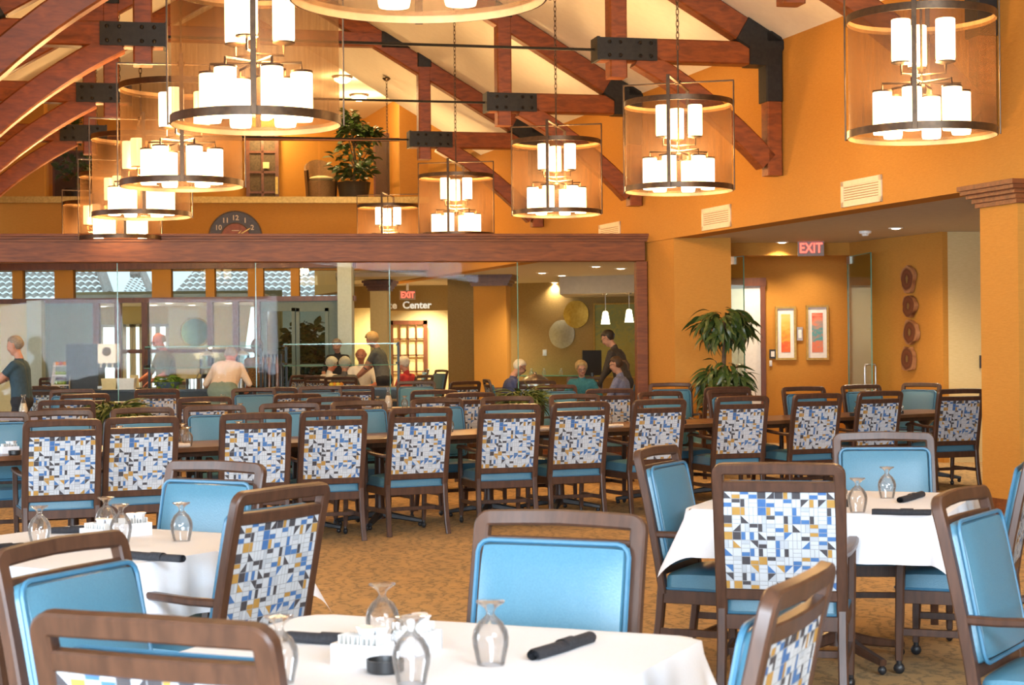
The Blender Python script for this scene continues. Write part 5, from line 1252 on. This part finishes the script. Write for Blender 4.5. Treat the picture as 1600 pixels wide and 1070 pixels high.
# things on the buffet
def px_on(px, D=BY, z=.9): return Vector((P(px, 600, D).x, D, z))
M['salad'] = mat('lettuce', (.10, .20, .015), .6, col2=(.22, .32, .03), nscale=8); M['bowlg'] = mat('grey_bowl', (.2, .24, .28), .3, col2=(.16, .2, .24))
p = px_on(262, BY-.12); o = thing('salad_bowl', 'wide bowl heaped with green lettuce on the buffet', 'bowl', p)
mb = MB(); mb.lathe([(0, 0), (.1, 0), (.2, .09), (.21, .1), (.19, .09), (0, .06)], 20); mb.build('bowl', M['bowlg'], o)
lt_ = leaf_mesh('lettuce_leaf', .1, .04, .3, M['salad']); stuff_leaves('lettuce', o, lt_, [((0, 0, .1), (.16, .16, .07))], 120, 4)
for k, (x, w_) in enumerate(((172, .11), (198, .13))):
    p = px_on(x, BY-.2); mb = MB(); mb.prism([(-w_, -.08), (w_, -.08), (w_, .08), (-w_, .08)], 0, .01)
    for s in (-1, 1): mb.add([(-w_*.85, s*.07, 0), (w_*.85, s*.07, 0), (w_, s*.09, .16), (-w_, s*.09, .16)], [(0, 1, 2, 3)]); mb.add([(s*w_*.85, -.07, 0), (s*w_*.85, .07, 0), (s*w_, .09, .16), (s*w_, -.09, .16)], [(0, 1, 2, 3)])
    o = mb.build('serving_tub', M['white'] if k else M['cream']); o.location = p; tag(o, ['cream open serving tub on the buffet', 'white open serving tub on the buffet beside the cream one'][k], 'tub', 'buffet tubs')
p = px_on(212, BY); o = thing('menu_card', 'slanted menu card standing on the buffet', 'card', p, .6); mb = MB(); mb.box((0, 0, .11), (.13, .006, .2), T=Matrix.Rotation(-.3, 4, 'X')); mb.build('card', M['cream'], o); mb = MB(); mb.box((0, 0, .008), (.14, .08, .016)); mb.build('base', M['dark'], o)
for k, x in enumerate((300, 318, 306, 336, 376)):
    p = px_on(x, BY+.1*(k % 2)); o = thing('steel_pan', 'round steel food pan, %s from the left on the buffet' % ORD[[0, 2, 1, 3, 4][k]], 'pan', p, 0, 'steel food pans'); mb = MB(); mb.lathe([(0, 0), (.09, 0), (.09, .14), (.1, .145), (.085, .14), (.08, .02), (0, .02)], 18); mb.build('pan', M['steel'], o); mb = MB(); mb.tube([(.02, 0, .05), (.11, .02, .25)], .008, 6); mb.build('ladle', M['steel'], o)
# tall oil bottles
M['oil'] = mat('amber_oil', (.30, .10, .02), .15, col2=(.2, .06, .015))
for k, x in enumerate((415, 421, 427, 433, 440)):
    p = px_on(x, BY-.1+.06*(k % 2)); o = thing('oil_bottle', 'tall dressing bottle, %s from the left on the buffet' % ORD[k], 'bottle', p, 0, 'dressing bottles'); mb = MB(); mb.lathe([(0, 0), (.034, 0), (.034, .30), (.013, .37), (.013, .45), (0, .45)], 12); mb.build('bottle', M['oil'] if k % 2 else M['dark'], o); mb = MB(); mb.lathe([(.016, .44), (.016, .48), (0, .485)], 10); mb.build('cap', M['dark'], o)
# bread/fruit on the second counter end
M['orange'] = mat('orange_rind', (.75, .26, .02), .5, col2=(.65, .2, .02)); M['yellow'] = mat('banana_peel', (.75, .5, .04), .5, col2=(.65, .42, .03)); M['apple'] = mat('red_apple', (.4, .04, .02), .35, col2=(.3, .06, .02)); M['lime'] = mat('green_apple', (.25, .36, .03), .4, col2=(.18, .3, .02))
def fruit(p, r, m_, lab, grp):
    o = thing('fruit', lab, 'fruit', p, 0, grp); mb = MB(); mb.ell((0, 0, r*.92), (r, r, r*.94), 12, 8); mb.build('flesh', m_, o); mb = MB(); mb.tube([(0, 0, r*1.7), (.006, 0, r*2.1)], .003, 5); mb.build('stalk', M['bark'], o)
for k, x in enumerate((518, 523, 528, 533)): fruit(px_on(x, BY-.15+.02*(k % 2)), .038, M['orange'] if k % 2 else M['yellow'], '%s fruit, %s from the left on the buffet end' % (['yellow', 'orange'][k % 2], ORD[k]), 'fruit on the buffet')
# tiered white fruit stand and machines at left (on a side counter)
SYc = 27.2
def sx(px): return P(px, 600, SYc).x
sc_ = thing('side_counter', 'pale green side counter carrying the drink machines', 'counter', ((sx(60)+sx(235))/2, SYc, 0)); W_ = sx(235)-sx(60)
mb = MB(); mb.box((0, .1, .41), (W_, .7, .82)); mb.build('cabinet', M['teal'], sc_); mb = MB(); mb.box((0, .08, .84), (W_+.05, .78, .04)); mb.build('worktop', M['dark'], sc_)
zc = .86
st = thing('tiered_stand', 'white stepped fruit stand on the side counter', 'stand', (sx(100), SYc-.1, zc))
mb = MB()
for s in (-1, 1): mb.add([(s*.14, -.14, 0), (s*.14, .14, 0), (s*.14, .14, .42), (s*.14, .02, .42), (s*.14, -.14, .1)], [(0, 1, 2, 3, 4)])
mb.build('side_panel', M['white'], st)
for k in range(3): mb = MB(); mb.box((0, .02+.02*k, .06+.15*k), (.28, .24-.04*k, .015)); mb.build('shelf', M['white'], st)
for k, (m_, nmf) in enumerate(((M['lime'], 'green'), (M['lime'], 'green'), (M['orange'], 'orange'))):
    for i in range(4): fruit((sx(100)-.09+.06*i, SYc-.1+.0+.02*k, zc+.0675+.15*k), .033, m_ if not (k == 2 and i % 2) else M['apple'], '%s fruit, %s from the left on the %s shelf of the white stand' % (nmf if not (k == 2 and i % 2) else 'red', ORD[i], ['bottom', 'middle', 'top'][k]), 'fruit on the white stand')
cf = thing('coffee_machine', 'dark drink machine with a white picture panel on the side counter', 'drink machine', (sx(145), SYc, zc)); 
mb = MB(); mb.box((-.12, .05, .35), (.5, .45, .7)); mb.build('body', M['dark'], cf); mb = MB(); mb.box((.27, -.05, .55), (.28, .3, .3)); mb.build('picture_panel', M['white'], cf)
mb = MB(); mb.lathe([(0, 0), (.07, 0), (.07, .006), (0, .006)], 20, T=Matrix.Translation((.27, -.205, .58)) @ Matrix.Rotation(PI/2, 4, 'X')); mb.build('picture_emblem', M['bark'], cf)
mb = MB(); mb.box((.27, -.04, .37), (.28, .28, .08)); mb.build('tap_block', M['dark'], cf)
for k in range(3): mb = MB(); mb.tube([(.18+.09*k, -.2, .37), (.18+.09*k, -.22, .33)], .012, 6); mb.box((.18+.09*k, -.2, .39), (.03, .01, .015)); mb.build('tap', M['white'], cf)
mb = MB(); mb.box((.27, -.02, .02), (.3, .34, .04)); mb.build('drip_tray', M['steel'], cf)
p = P(352, 575, 30.4)
for k, x in enumerate((323, 379)):
    q = P(x, 572, 29.6); o = thing('juice_dispenser', ['clear drink dispenser with a steel lid left of the bending man', 'clear drink dispenser with a steel lid right of the bending man'][k], 'dispenser', (q.x, q.y, .9), 0, 'drink dispensers')
    mb = MB(); mb.lathe([(.1, 0), (.1, .12), (.09, .13), (.0, .13)], 18); mb.build('stand', M['dark'], o)
    mb = MB(); mb.lathe([(.12, .13), (.12, .45)], 20); mb.build('tank', M['winglass'], o); mb = MB(); mb.lathe([(0, .14), (.113, .14), (.113, .26), (0, .26)], 20); mb.build('drink', M['salad'] if k else M['juice'], o)
    mb = MB(); mb.lathe([(.125, .45), (.12, .47), (.05, .52), (.02, .53), (.02, .56), (0, .56)], 18); mb.build('lid', M['steel'], o)
q = P(350, 575, 29.7); o = thing('drink_counter', 'grey green counter carrying the two drink dispensers', 'counter', (q.x, q.y, 0)); mb = MB(); mb.box((0, 0, .43), (1.5, .5, .86)); mb.build('cabinet', M['teal'], o); mb = MB(); mb.box((0, 0, .88), (1.55, .55, .04)); mb.build('worktop', M['tablewood'], o)
# shelf, glasses and steel dome near the disc wall
q = hit(860, 587, wp0+wn_*.3, wn_); ang = math.atan2(wdn.y, wdn.x)
shf = thing('glass_shelf', 'narrow glass shelf on the wall below the metal discs', 'shelf', (q.x, q.y, q.z), ang); mb = MB(); mb.box((0, .1, 0), (1.6, .45, .02)); mb.build('board', M['edgeglass'], shf); mb = MB(); mb.box((-.6, .2, -.06), (.03, .25, .1)); mb.box((.6, .2, -.06), (.03, .25, .1)); mb.build('bracket', M['steel'], shf)
for k, dx in enumerate((-.45, -.15, .25)):
    v = Vector((q.x, q.y, q.z+.01))+Vector((math.cos(ang), math.sin(ang), 0))*dx; inst(gob, guse, v, 0, 'upturned goblet, %s on the glass shelf below the discs' % ORD[k], 'goblets on the wall shelf')
q = P(836, 590, 26.0); o = thing('side_board', 'dark sideboard below the glass shelf beyond the three diners', 'sideboard', (q.x, q.y+.1, 0)); mb = MB(); mb.box((0, 0, .4), (1.3, .5, .8)); mb.build('cabinet', M['trim'], o); mb = MB(); mb.box((0, 0, .82), (1.36, .54, .04)); mb.build('top', M['tablewood'], o)
o = thing('chafing_dish', 'shiny steel domed chafing dish on the dark sideboard', 'chafing dish', (q.x, q.y+.05, .84)); mb = MB(); mb.lathe([(.2, 0), (.22, .02), (.22, .05), (.0, .05)], 22); mb.build('pan', M['steel'], o); mb = MB(); mb.lathe([(.21, .05), (.19, .12), (.12, .18), (.03, .2), (.02, .23), (0, .23)], 22); mb.build('dome_lid', M['steel'], o)
o = thing('terminal_screen', 'dark upright screen beside the standing server beyond the glass', 'screen', (P(925, 575, 26.2).x, 26.2, 0), .3); mb = MB(); mb.tube([(0, 0, 0), (0, 0, 1.05)], .03, 8); mb.lathe([(0, 0), (.2, 0), (.2, .02), (.03, .04)], 16); mb.build('stand', M['dark'], o); mb = MB(); mb.box((0, 0, 1.2), (.3, .03, .38), T=Matrix.Rotation(0, 4, 'X')); mb.build('display', M['dark'], o)
# ================================================================== people
M['denim'] = mat('navy_shirt', (.055, .065, .17), .8, col2=(.045, .055, .145)); M['tealshirt'] = mat('teal_print_shirt', (.05, .22, .27), .8, col2=(.03, .16, .2), nscale=6)
M['tie'] = mat('tie_dye_blouse', (.26, .24, .34), .8, col2=(.16, .17, .28), nscale=7); M['brownpr'] = mat('dark_print_jacket', (.075, .055, .042), .8, col2=(.03, .024, .02), nscale=14)
M['camo'] = mat('olive_camo_shirt', (.24, .19, .07), .85, col2=(.10, .10, .05), nscale=5, scale=(5, 5, 5)); M['polo'] = mat('cream_polo', (.82, .62, .47), .85, col2=(.78, .58, .43)); M['sage'] = mat('sage_trousers', (.25, .31, .25), .85, col2=(.22, .28, .22))
M['darkteal'] = mat('dark_teal_shirt', (.03, .065, .085), .8, col2=(.025, .055, .07)); M['blackc'] = mat('black_trousers', (.015, .015, .017), .85, col2=(.02, .02, .022)); M['leop'] = mat('tan_spotted_top', (.30, .16, .05), .85, col2=(.09, .05, .02), nscale=9)
M['red'] = mat('red_sweater', (.5, .03, .03), .8, col2=(.42, .025, .025)); M['whitec'] = mat('white_blouse', (.75, .7, .62), .8, col2=(.7, .65, .57)); M['grey'] = mat('grey_cardigan', (.12, .12, .11), .85, col2=(.09, .09, .085)); M['khaki'] = mat('khaki_trousers', (.28, .2, .1), .85, col2=(.25, .18, .09))
M['hwhite'] = mat('white_hair', (.75, .66, .52), .7, col2=(.6, .52, .4), scale=(8, 8, 30), nscale=4, bump=.5); M['hgrey'] = mat('grey_hair', (.32, .27, .2), .7, col2=(.22, .18, .13), scale=(8, 8, 30), nscale=4, bump=.5)
M['hbrown'] = mat('brown_hair', (.10, .045, .018), .6, col2=(.06, .028, .012), scale=(8, 8, 30), nscale=4, bump=.5); M['hdark'] = mat('dark_hair', (.025, .015, .01), .5, col2=(.045, .028, .018), scale=(8, 8, 30), nscale=4, bump=.5); M['hblond'] = mat('ash_blond_hair', (.5, .33, .14), .6, col2=(.36, .23, .09), scale=(8, 8, 30), nscale=4, bump=.5)
M['shoe'] = mat('black_shoe', (.02, .018, .016), .5, col2=(.03, .026, .022))
def capsule(mb, p, q, r0, r1, flat=1.0):
    p = Vector(p); q = Vector(q); d = q-p; L = max(d.length, 1e-4); t = d/L; n = 12; T = rot_to(t); T.translation = p; prof = []
    for i in range(5): a = -PI/2+PI/2*i/4; prof.append((max(1e-4, r0*math.cos(a)), r0*math.sin(a)))
    for i in range(5): a = PI/2*i/4; prof.append((max(1e-4, r1*math.cos(a)), L+r1*math.sin(a)))
    mb.lathe(prof, n, T=T)
def ik(a, b, l1, l2, hint):
    a = Vector(a); b = Vector(b); d = b-a; D = min(d.length, (l1+l2)*.995); t = d.normalized(); b = a+t*D
    x = (l1*l1-l2*l2+D*D)/(2*D); h = math.sqrt(max(0, l1*l1-x*x)); hn = Vector(hint); hn = (hn-t*hn.dot(t)).normalized(); return a+t*x+hn*h, b
def person(label, loc, rz, seated=False, lean=0.0, head_pitch=0.0, head_yaw=0.0, hands=((.25, .3, 1.0), (-.25, .3, 1.0)), shirt=None, pants=None, hair=None, style='short', skin='skin', sleeve=.55, glasses=False, scale=1.0, fat=1.0, bald=False, seat=.53, group=None, seatlab=''):
    """local frame: faces +Y; loc on the floor"""
    o = thing('person', label, 'person', loc, rz, group); o.scale = (scale*(.90 if seated else .95),)*3
    hipz = (seat+.09) if seated else .93
    pel = Vector((0, 0, hipz)); up = Vector((0, math.sin(lean), math.cos(lean))); fw = Vector((0, math.cos(lean), -math.sin(lean)))
    wst = pel+up*.2; chst = pel+up*.40+fw*.01; nk = pel+up*.56; X = Vector((1, 0, 0))
    hl = lean*.75+head_pitch; hup = (Matrix.Rotation(-hl, 3, 'X') @ Vector((0, 0, 1))); hfw = Matrix.Rotation(-hl, 3, 'X') @ Vector((0, 1, 0))
    yaw = Matrix.Rotation(head_yaw, 3, hup); hfw = yaw @ hfw; hx = hfw.cross(hup)
    hd = nk+up*.05+hup*.115+hfw*.025
    segs = []   # (p, q, r0, r1, tag)
    f = fat
    segs += [(pel-X*.07, pel+X*.07, .125*f, .125*f, 'pants'), (pel+up*.05-X*.055, wst-X*.05, .12*f, .112*f, 'shirt'), (pel+up*.05+X*.055, wst+X*.05, .12*f, .112*f, 'shirt'), (wst-X*.05, chst-X*.075, .113*f, .118*f, 'shirt'), (wst+X*.05, chst+X*.075, .113*f, .118*f, 'shirt'),
             (wst+fw*.03*f, chst+fw*.03, .105*f, .10*f, 'shirt'), (chst-X*.14+up*.06, chst+X*.14+up*.06, .075, .075, 'shirt'), (chst+up*.08, nk+up*.0, .075, .055, 'shirt'), (nk, hd-hup*.05, .052, .05, 'skin')]
    segs += [(hd-hup*.045+hfw*.015, hd+hup*.03, .072, .083, 'skin'), (hd+hup*.03-hfw*.02, hd+hup*.035-hfw*.015, .085, .085, 'skin'), (hd-hup*.085+hfw*.05, hd-hup*.08+hfw*.052, .036, .036, 'skin'),
             (hd+hup*.01+hfw*.085, hd-hup*.028+hfw*.103, .011, .016, 'skin'), (hd-hup*.02+hfw*.07-hx*.035, hd-hup*.02+hfw*.07+hx*.035, .03, .03, 'skin'), (hd+hup*.028+hfw*.078-hx*.03, hd+hup*.028+hfw*.078+hx*.03, .017, .017, 'skin')]
    for s in (-1, 1): segs.append((hd+hx*s*.083-hup*.02-hfw*.01, hd+hx*s*.088+hup*.02-hfw*.015, .014, .018, 'skin'))
    for s, tgt in ((1, hands[0]), (-1, hands[1])):
        sh = chst+X*s*.17+up*.07; el, wr = ik(sh, tgt, .29, .25, (s*.7, -.5, -.8)); d = (wr-el).normalized()
        mid_ = sh+(el-sh)*min(1, sleeve/.55 if sleeve < .55 else 1)
        segs.append((sh, el, .062*f**.5, .047, 'shirt'))
        if sleeve >= 1: segs.append((el, el+(wr-el)*.9, .046, .036, 'shirt'))
        segs.append((el, wr, .042, .03, 'skin'))
        if sleeve < .55: segs.append((sh+(el-sh)*.6, el, .05, .043, 'skin'))
        n = d.cross(Vector((0, 0, 1))); n = n.normalized() if n.length > .1 else X; dn = d.cross(n)
        pm = wr+d*.05; segs.append((wr-n*.012, pm-n*.022, .024, .02, 'skin')); segs.append((wr+n*.012, pm+n*.022, .024, .02, 'skin'))
        for k in range(4):
            b0 = wr+d*.075+n*(-.033+.022*k); L = (.055, .07, .066, .05)[k]; m1 = b0+d*L*.55-Vector((0, 0, 1))*L*.15; e_ = m1+d*L*.35-Vector((0, 0, 1))*L*.4
            segs += [(b0-d*.02, m1, .0105, .0095, 'skin'), (m1, e_, .0095, .008, 'skin')]
        ins = -s; b0 = wr+d*.02+n*.03*(1 if n.x*(-s) > 0 else -1); dd = (d+n*.9*(1 if n.x*(-s) > 0 else -1)).normalized(); segs += [(b0, b0+dd*.04, .013, .011, 'skin'), (b0+dd*.04, b0+dd*.05+d*.03, .011, .009, 'skin')]
    for s in (-1, 1):
        hp = pel+X*s*.09-Vector((0, 0, .04))
        if seated: kn = hp+Vector((s*.03, .43, -.0)); an = Vector((kn.x, kn.y-.02, .09))
        else: kn, an = ik(hp, (s*.10, -.02, .085), .43, .42, (0, 1, 0))
        segs += [(hp, kn, .088*f, .06, 'pants'), (kn, an, .058, .042, 'pants'), (an, an-Vector((0, 0, .04)), .04, .04, 'shoe'), (an+Vector((0, -.04, -.045)), an+Vector((0, .15, -.052)), .036, .033, 'shoe')]
    mb = MB()
    for p, q, r0, r1, t in segs: capsule(mb, p, q, r0, r1)
    tmp = mb.build('tmp', []); md = tmp.modifiers.new('r', 'REMESH'); md.mode = 'VOXEL'; md.voxel_size = .0125; sm = tmp.modifiers.new('s', 'SMOOTH'); sm.factor = .5; sm.iterations = 3
    bpy.context.view_layer.update(); me = bpy.data.meshes.new_from_object(tmp.evaluated_get(bpy.context.evaluated_depsgraph_get())); bpy.data.objects.remove(tmp)
    tags = ['skin', 'shirt', 'pants', 'shoe']; ml = [M[skin], shirt, pants, M['shoe']]
    me.materials.clear()
    for m_ in ml: me.materials.append(m_)
    S = [(Vector(p), Vector(q)-Vector(p), r0, r1, tags.index(t)) for p, q, r0, r1, t in segs]; idx = []
    sleeve_cut = sleeve < .55
    for poly in me.polygons:
        c = Vector(poly.center); best = 9; bi = 0
        for p, d, r0, r1, t in S:
            L2 = d.length_squared; k = 0 if L2 < 1e-9 else max(0, min(1, (c-p).dot(d)/L2)); dist = (c-p-d*k).length-(r0+(r1-r0)*k)-(.004 if t == 0 and (sleeve_cut) else 0)
            if dist < best: best = dist; bi = t
        idx.append(bi)
    me.polygons.foreach_set('material_index', idx); me.polygons.foreach_set('use_smooth', [True]*len(idx)); me.update()
    b = bpy.data.objects.new('body', me); COL.objects.link(b); b.parent = o
    # face details
    H = Matrix((( hx.x, hfw.x, hup.x, hd.x), (hx.y, hfw.y, hup.y, hd.y), (hx.z, hfw.z, hup.z, hd.z), (0, 0, 0, 1)))
    mb = MB()
    for s in (-1, 1): mb.ell((s*.032, .086, .012), (.013, .008, .007), 8, 6, T=H)
    mb.build('eyes', M['eye'], b); mb = MB(); mb.ell((0, .092, -.052), (.024, .010, .006), 10, 6, T=H); mb.build('lips', M['lip'], b)
    if not bald:
        mb = MB(); n, m_ = 22, 14; vs = []; fs = []; lim = {'short': -.01, 'curly': -.03, 'bob': -.085, 'tail': -.04, 'long': -.1}[style]; vol = {'short': 1.0, 'curly': 1.10, 'bob': 1.08, 'tail': 1.0, 'long': 1.05}[style]; rr = random.Random(int(abs(loc[0]*1000)))
        for i in range(m_+1):
            a = PI*i/m_
            for k in range(n):
                bq = 2*PI*k/n; x, y, z = math.sin(a)*math.cos(bq), math.sin(a)*math.sin(bq), math.cos(a)
                # hairline: lower at the back, high at the brow
                yy = y; low = lim-(.05 if yy < -.15 else 0); se_ = {'bob': .42, 'long': .35, 'curly': .3, 'short': .12, 'tail': .1}[style]; cut = low if yy < se_ else min(.076, low+(.076-low)*(yy-se_)/.22)
                px_, py_, pz_ = x*.097*vol, -.010+y*.110*vol, .028+z*.104*vol
                bump_ = 1+(.07 if style == 'curly' else .03)*math.sin((9 if style == 'curly' else 13)*bq+5*a+rr.random()*1.2)+rr.uniform(-.025, .025)
                px_ *= bump_; py_ *= bump_
                if pz_ < cut: pz_ = cut; px_ *= .80; py_ *= .80
                else:
                    k_ = .905+.095*min(1, (pz_-cut)/.035); px_ *= k_; py_ *= k_
                vs.append((px_, py_, pz_))
        for i in range(m_):
            for k in range(n): fs.append((i*n+k, (i+1)*n+k, (i+1)*n+(k+1) % n, i*n+(k+1) % n))
        mb.add(vs, fs, 0, True, H)
        if style == 'tail': mb.tube([tuple(H @ Vector(q)) for q in ((0, -.115, .02), (0, -.165, .0), (0, -.185, -.06), (0, -.17, -.15))], [.022, .03, .028, .01], 10)
        if style == 'long': mb.tube([tuple(H @ Vector(q)) for q in ((0, -.07, .0), (0, -.09, -.1), (0, -.09, -.2))], [.085, .08, .03], 12)
        mb.build('hair', hair, o)
    else:
        mb = MB(); vs = []; fs = []; n = 16
        for k in range(n+1):
            a = PI+PI*k/n-.0; 
            for z, r_ in ((-.045, .090), (.02, .102), (.045, .096)): vs.append((r_*.98*math.cos(a), -.012+r_*1.1*math.sin(a), z))
        for k in range(n):
            for q in (0, 1): fs.append((k*3+q, (k+1)*3+q, (k+1)*3+q+1, k*3+q+1))
        mb.add(vs, fs, 0, True, H); mb.build('hair', hair, o)
    if glasses:
        mb = MB()
        for s in (-1, 1):
            mb.tube([tuple(H @ Vector((s*.036+.024*math.cos(a), .104, .008+.018*math.sin(a)))) for a in [2*PI*i/12 for i in range(12)]], .0028, 5, closed=True); mb.tube([tuple(H @ Vector(q)) for q in ((s*.06, .102, .012), (s*.09, .06, .014), (s*.098, -.02, .012))], .0028, 5)
        mb.tube([tuple(H @ Vector((-.012, .107, .01))), tuple(H @ Vector((.012, .107, .01)))], .0028, 5); mb.build('glasses', M['dark'], o)
    if seated:
        f_ = Vector((-math.sin(rz), math.cos(rz), 0)); c_ = Vector(loc)+f_*.06
        inst(chair, chuse, c_, rz, 'chair occupied by the '+label.split(' with ')[0].split(' in ')[0].replace('person', 'diner')+' '+seatlab, 'occupied chairs beyond the glass')
    return o
def ppl(px, D): return (P(px, 560, D).x, D, 0)
R_ = math.radians
# right-hand trio beyond the glass and their server
person('white-haired person in a navy shirt and glasses, seated looking down to the right', ppl(790, 24.3), R_(-80), True, .22, .45, 0, ((.1, .42, .78), (-.12, .42, .78)), M['denim'], M['khaki'], M['hwhite'], 'short', glasses=True, fat=1.1, sleeve=.54, seatlab='in navy')
person('smiling person with ash-blond hair in a teal shirt, seated facing the camera', ppl(910, 25.1), R_(172), True, .3, .1, .25, ((.18, .35, .78), (-.2, .33, .78)), M['tealshirt'], M['khaki'], M['hblond'], 'bob', glasses=True, scale=.97, fat=1.05, seatlab='in teal facing us')
person('person with brown ponytail in a tie-dye blouse, seated in profile by the oak post', ppl(975, 24.0), R_(70), True, .12, .2, 0, ((.1, .4, .78), (-.12, .4, .78)), M['tie'], M['blackc'], M['hbrown'], 'tail', glasses=True, fat=1.05, sleeve=.9, seatlab='in tie-dye by the post')
person('standing person with pulled-back dark hair leaning over the seated diners', ppl(975, 25.3), R_(66), False, .28, .35, 0, ((.12, .5, .88), (-.2, .35, .85)), M['brownpr'], M['blackc'], M['hdark'], 'short', glasses=True, sleeve=1.0, scale=1.03)
# buffet side
person('standing person with grey balding hair in an olive camouflage shirt behind the buffet', ppl(262, 25.8), R_(125), False, .12, .35, 0, ((.22, .38, 1.02), (-.2, .36, 1.02)), M['camo'], M['khaki'], M['hgrey'], 'short', 'pinkskin', sleeve=.54, glasses=True, bald=True, scale=1.03, fat=1.15)
person('person in a cream polo and sage trousers seen from behind, bending over the buffet', ppl(348, 23.7), R_(-4), False, .72, .35, 0, ((.24, .5, .95), (-.24, .5, .95)), M['polo'], M['sage'], M['hgrey'], 'short', 'pinkskin', sleeve=.54, fat=1.28, scale=1.0)
person('standing person in a dark teal shirt at far left reaching leftward', ppl(34, 20.6), R_(85), False, .06, .2, 0, ((.02, .48, 1.1), (-.1, .46, 1.08)), M['darkteal'], M['blackc'], M['hgrey'], 'short', sleeve=.54, scale=.98)
person('standing person with auburn hair in a tan spotted top beside the tall bottles', ppl(404, 26.2), R_(20), False, .12, .3, 0, ((.2, .42, 1.0), (-.2, .42, 1.0)), M['leop'], M['blackc'], M['hbrown'], 'long', sleeve=.9, scale=.96)
# far diners
G_ = 'diners at the far table'
person('white-haired diner in white at the far table, left of two seen close together', ppl(511, 28.4), R_(-40), True, .1, .25, 0, ((.18, .38, .8), (-.18, .38, .8)), M['whitec'], M['grey'], M['hwhite'], 'curly', 'pinkskin', group=G_, seatlab='in white, left of two')
person('cream-haired diner in a dark top seen from behind at the far table', ppl(537, 27.6), R_(-5), True, .12, .1, 0, ((.18, .38, .8), (-.18, .38, .8)), M['grey'], M['blackc'], M['hwhite'], 'curly', group=G_, fat=1.05, seatlab='seen from behind in dark')
person('standing carer with light curly hair and grey top reaching over the far table', ppl(600, 28.9), R_(75), False, .22, .35, 0, ((.1, .52, .95), (-.12, .45, .98)), M['grey'], M['blackc'], M['hblond'], 'curly', sleeve=.54, scale=1.04, group=G_)
person('pink-faced balding diner in a white shirt on the far side of the table', ppl(565, 30.1), R_(178), True, .08, .1, 0, ((.18, .36, .8), (-.18, .36, .8)), M['whitec'], M['grey'], M['hwhite'], 'short', 'pinkskin', bald=True, scale=1.1, group=G_, seatlab='with a pink face')
person('standing grey-haired person in dark clothes behind the far diners', ppl(529, 30.3), R_(170), False, .1, .35, 0, ((.2, .3, 1.0), (-.2, .3, 1.0)), M['blackc'], M['blackc'], M['hgrey'], 'short', group=G_, scale=.97)
person('white-haired diner in a red sweater at the right end of the far table', ppl(641, 28.2), R_(60), True, .15, .2, 0, ((.12, .42, .8), (-.15, .4, .8)), M['red'], M['grey'], M['hwhite'], 'curly', group=G_, sleeve=1.0, fat=1.08, seatlab='in red')
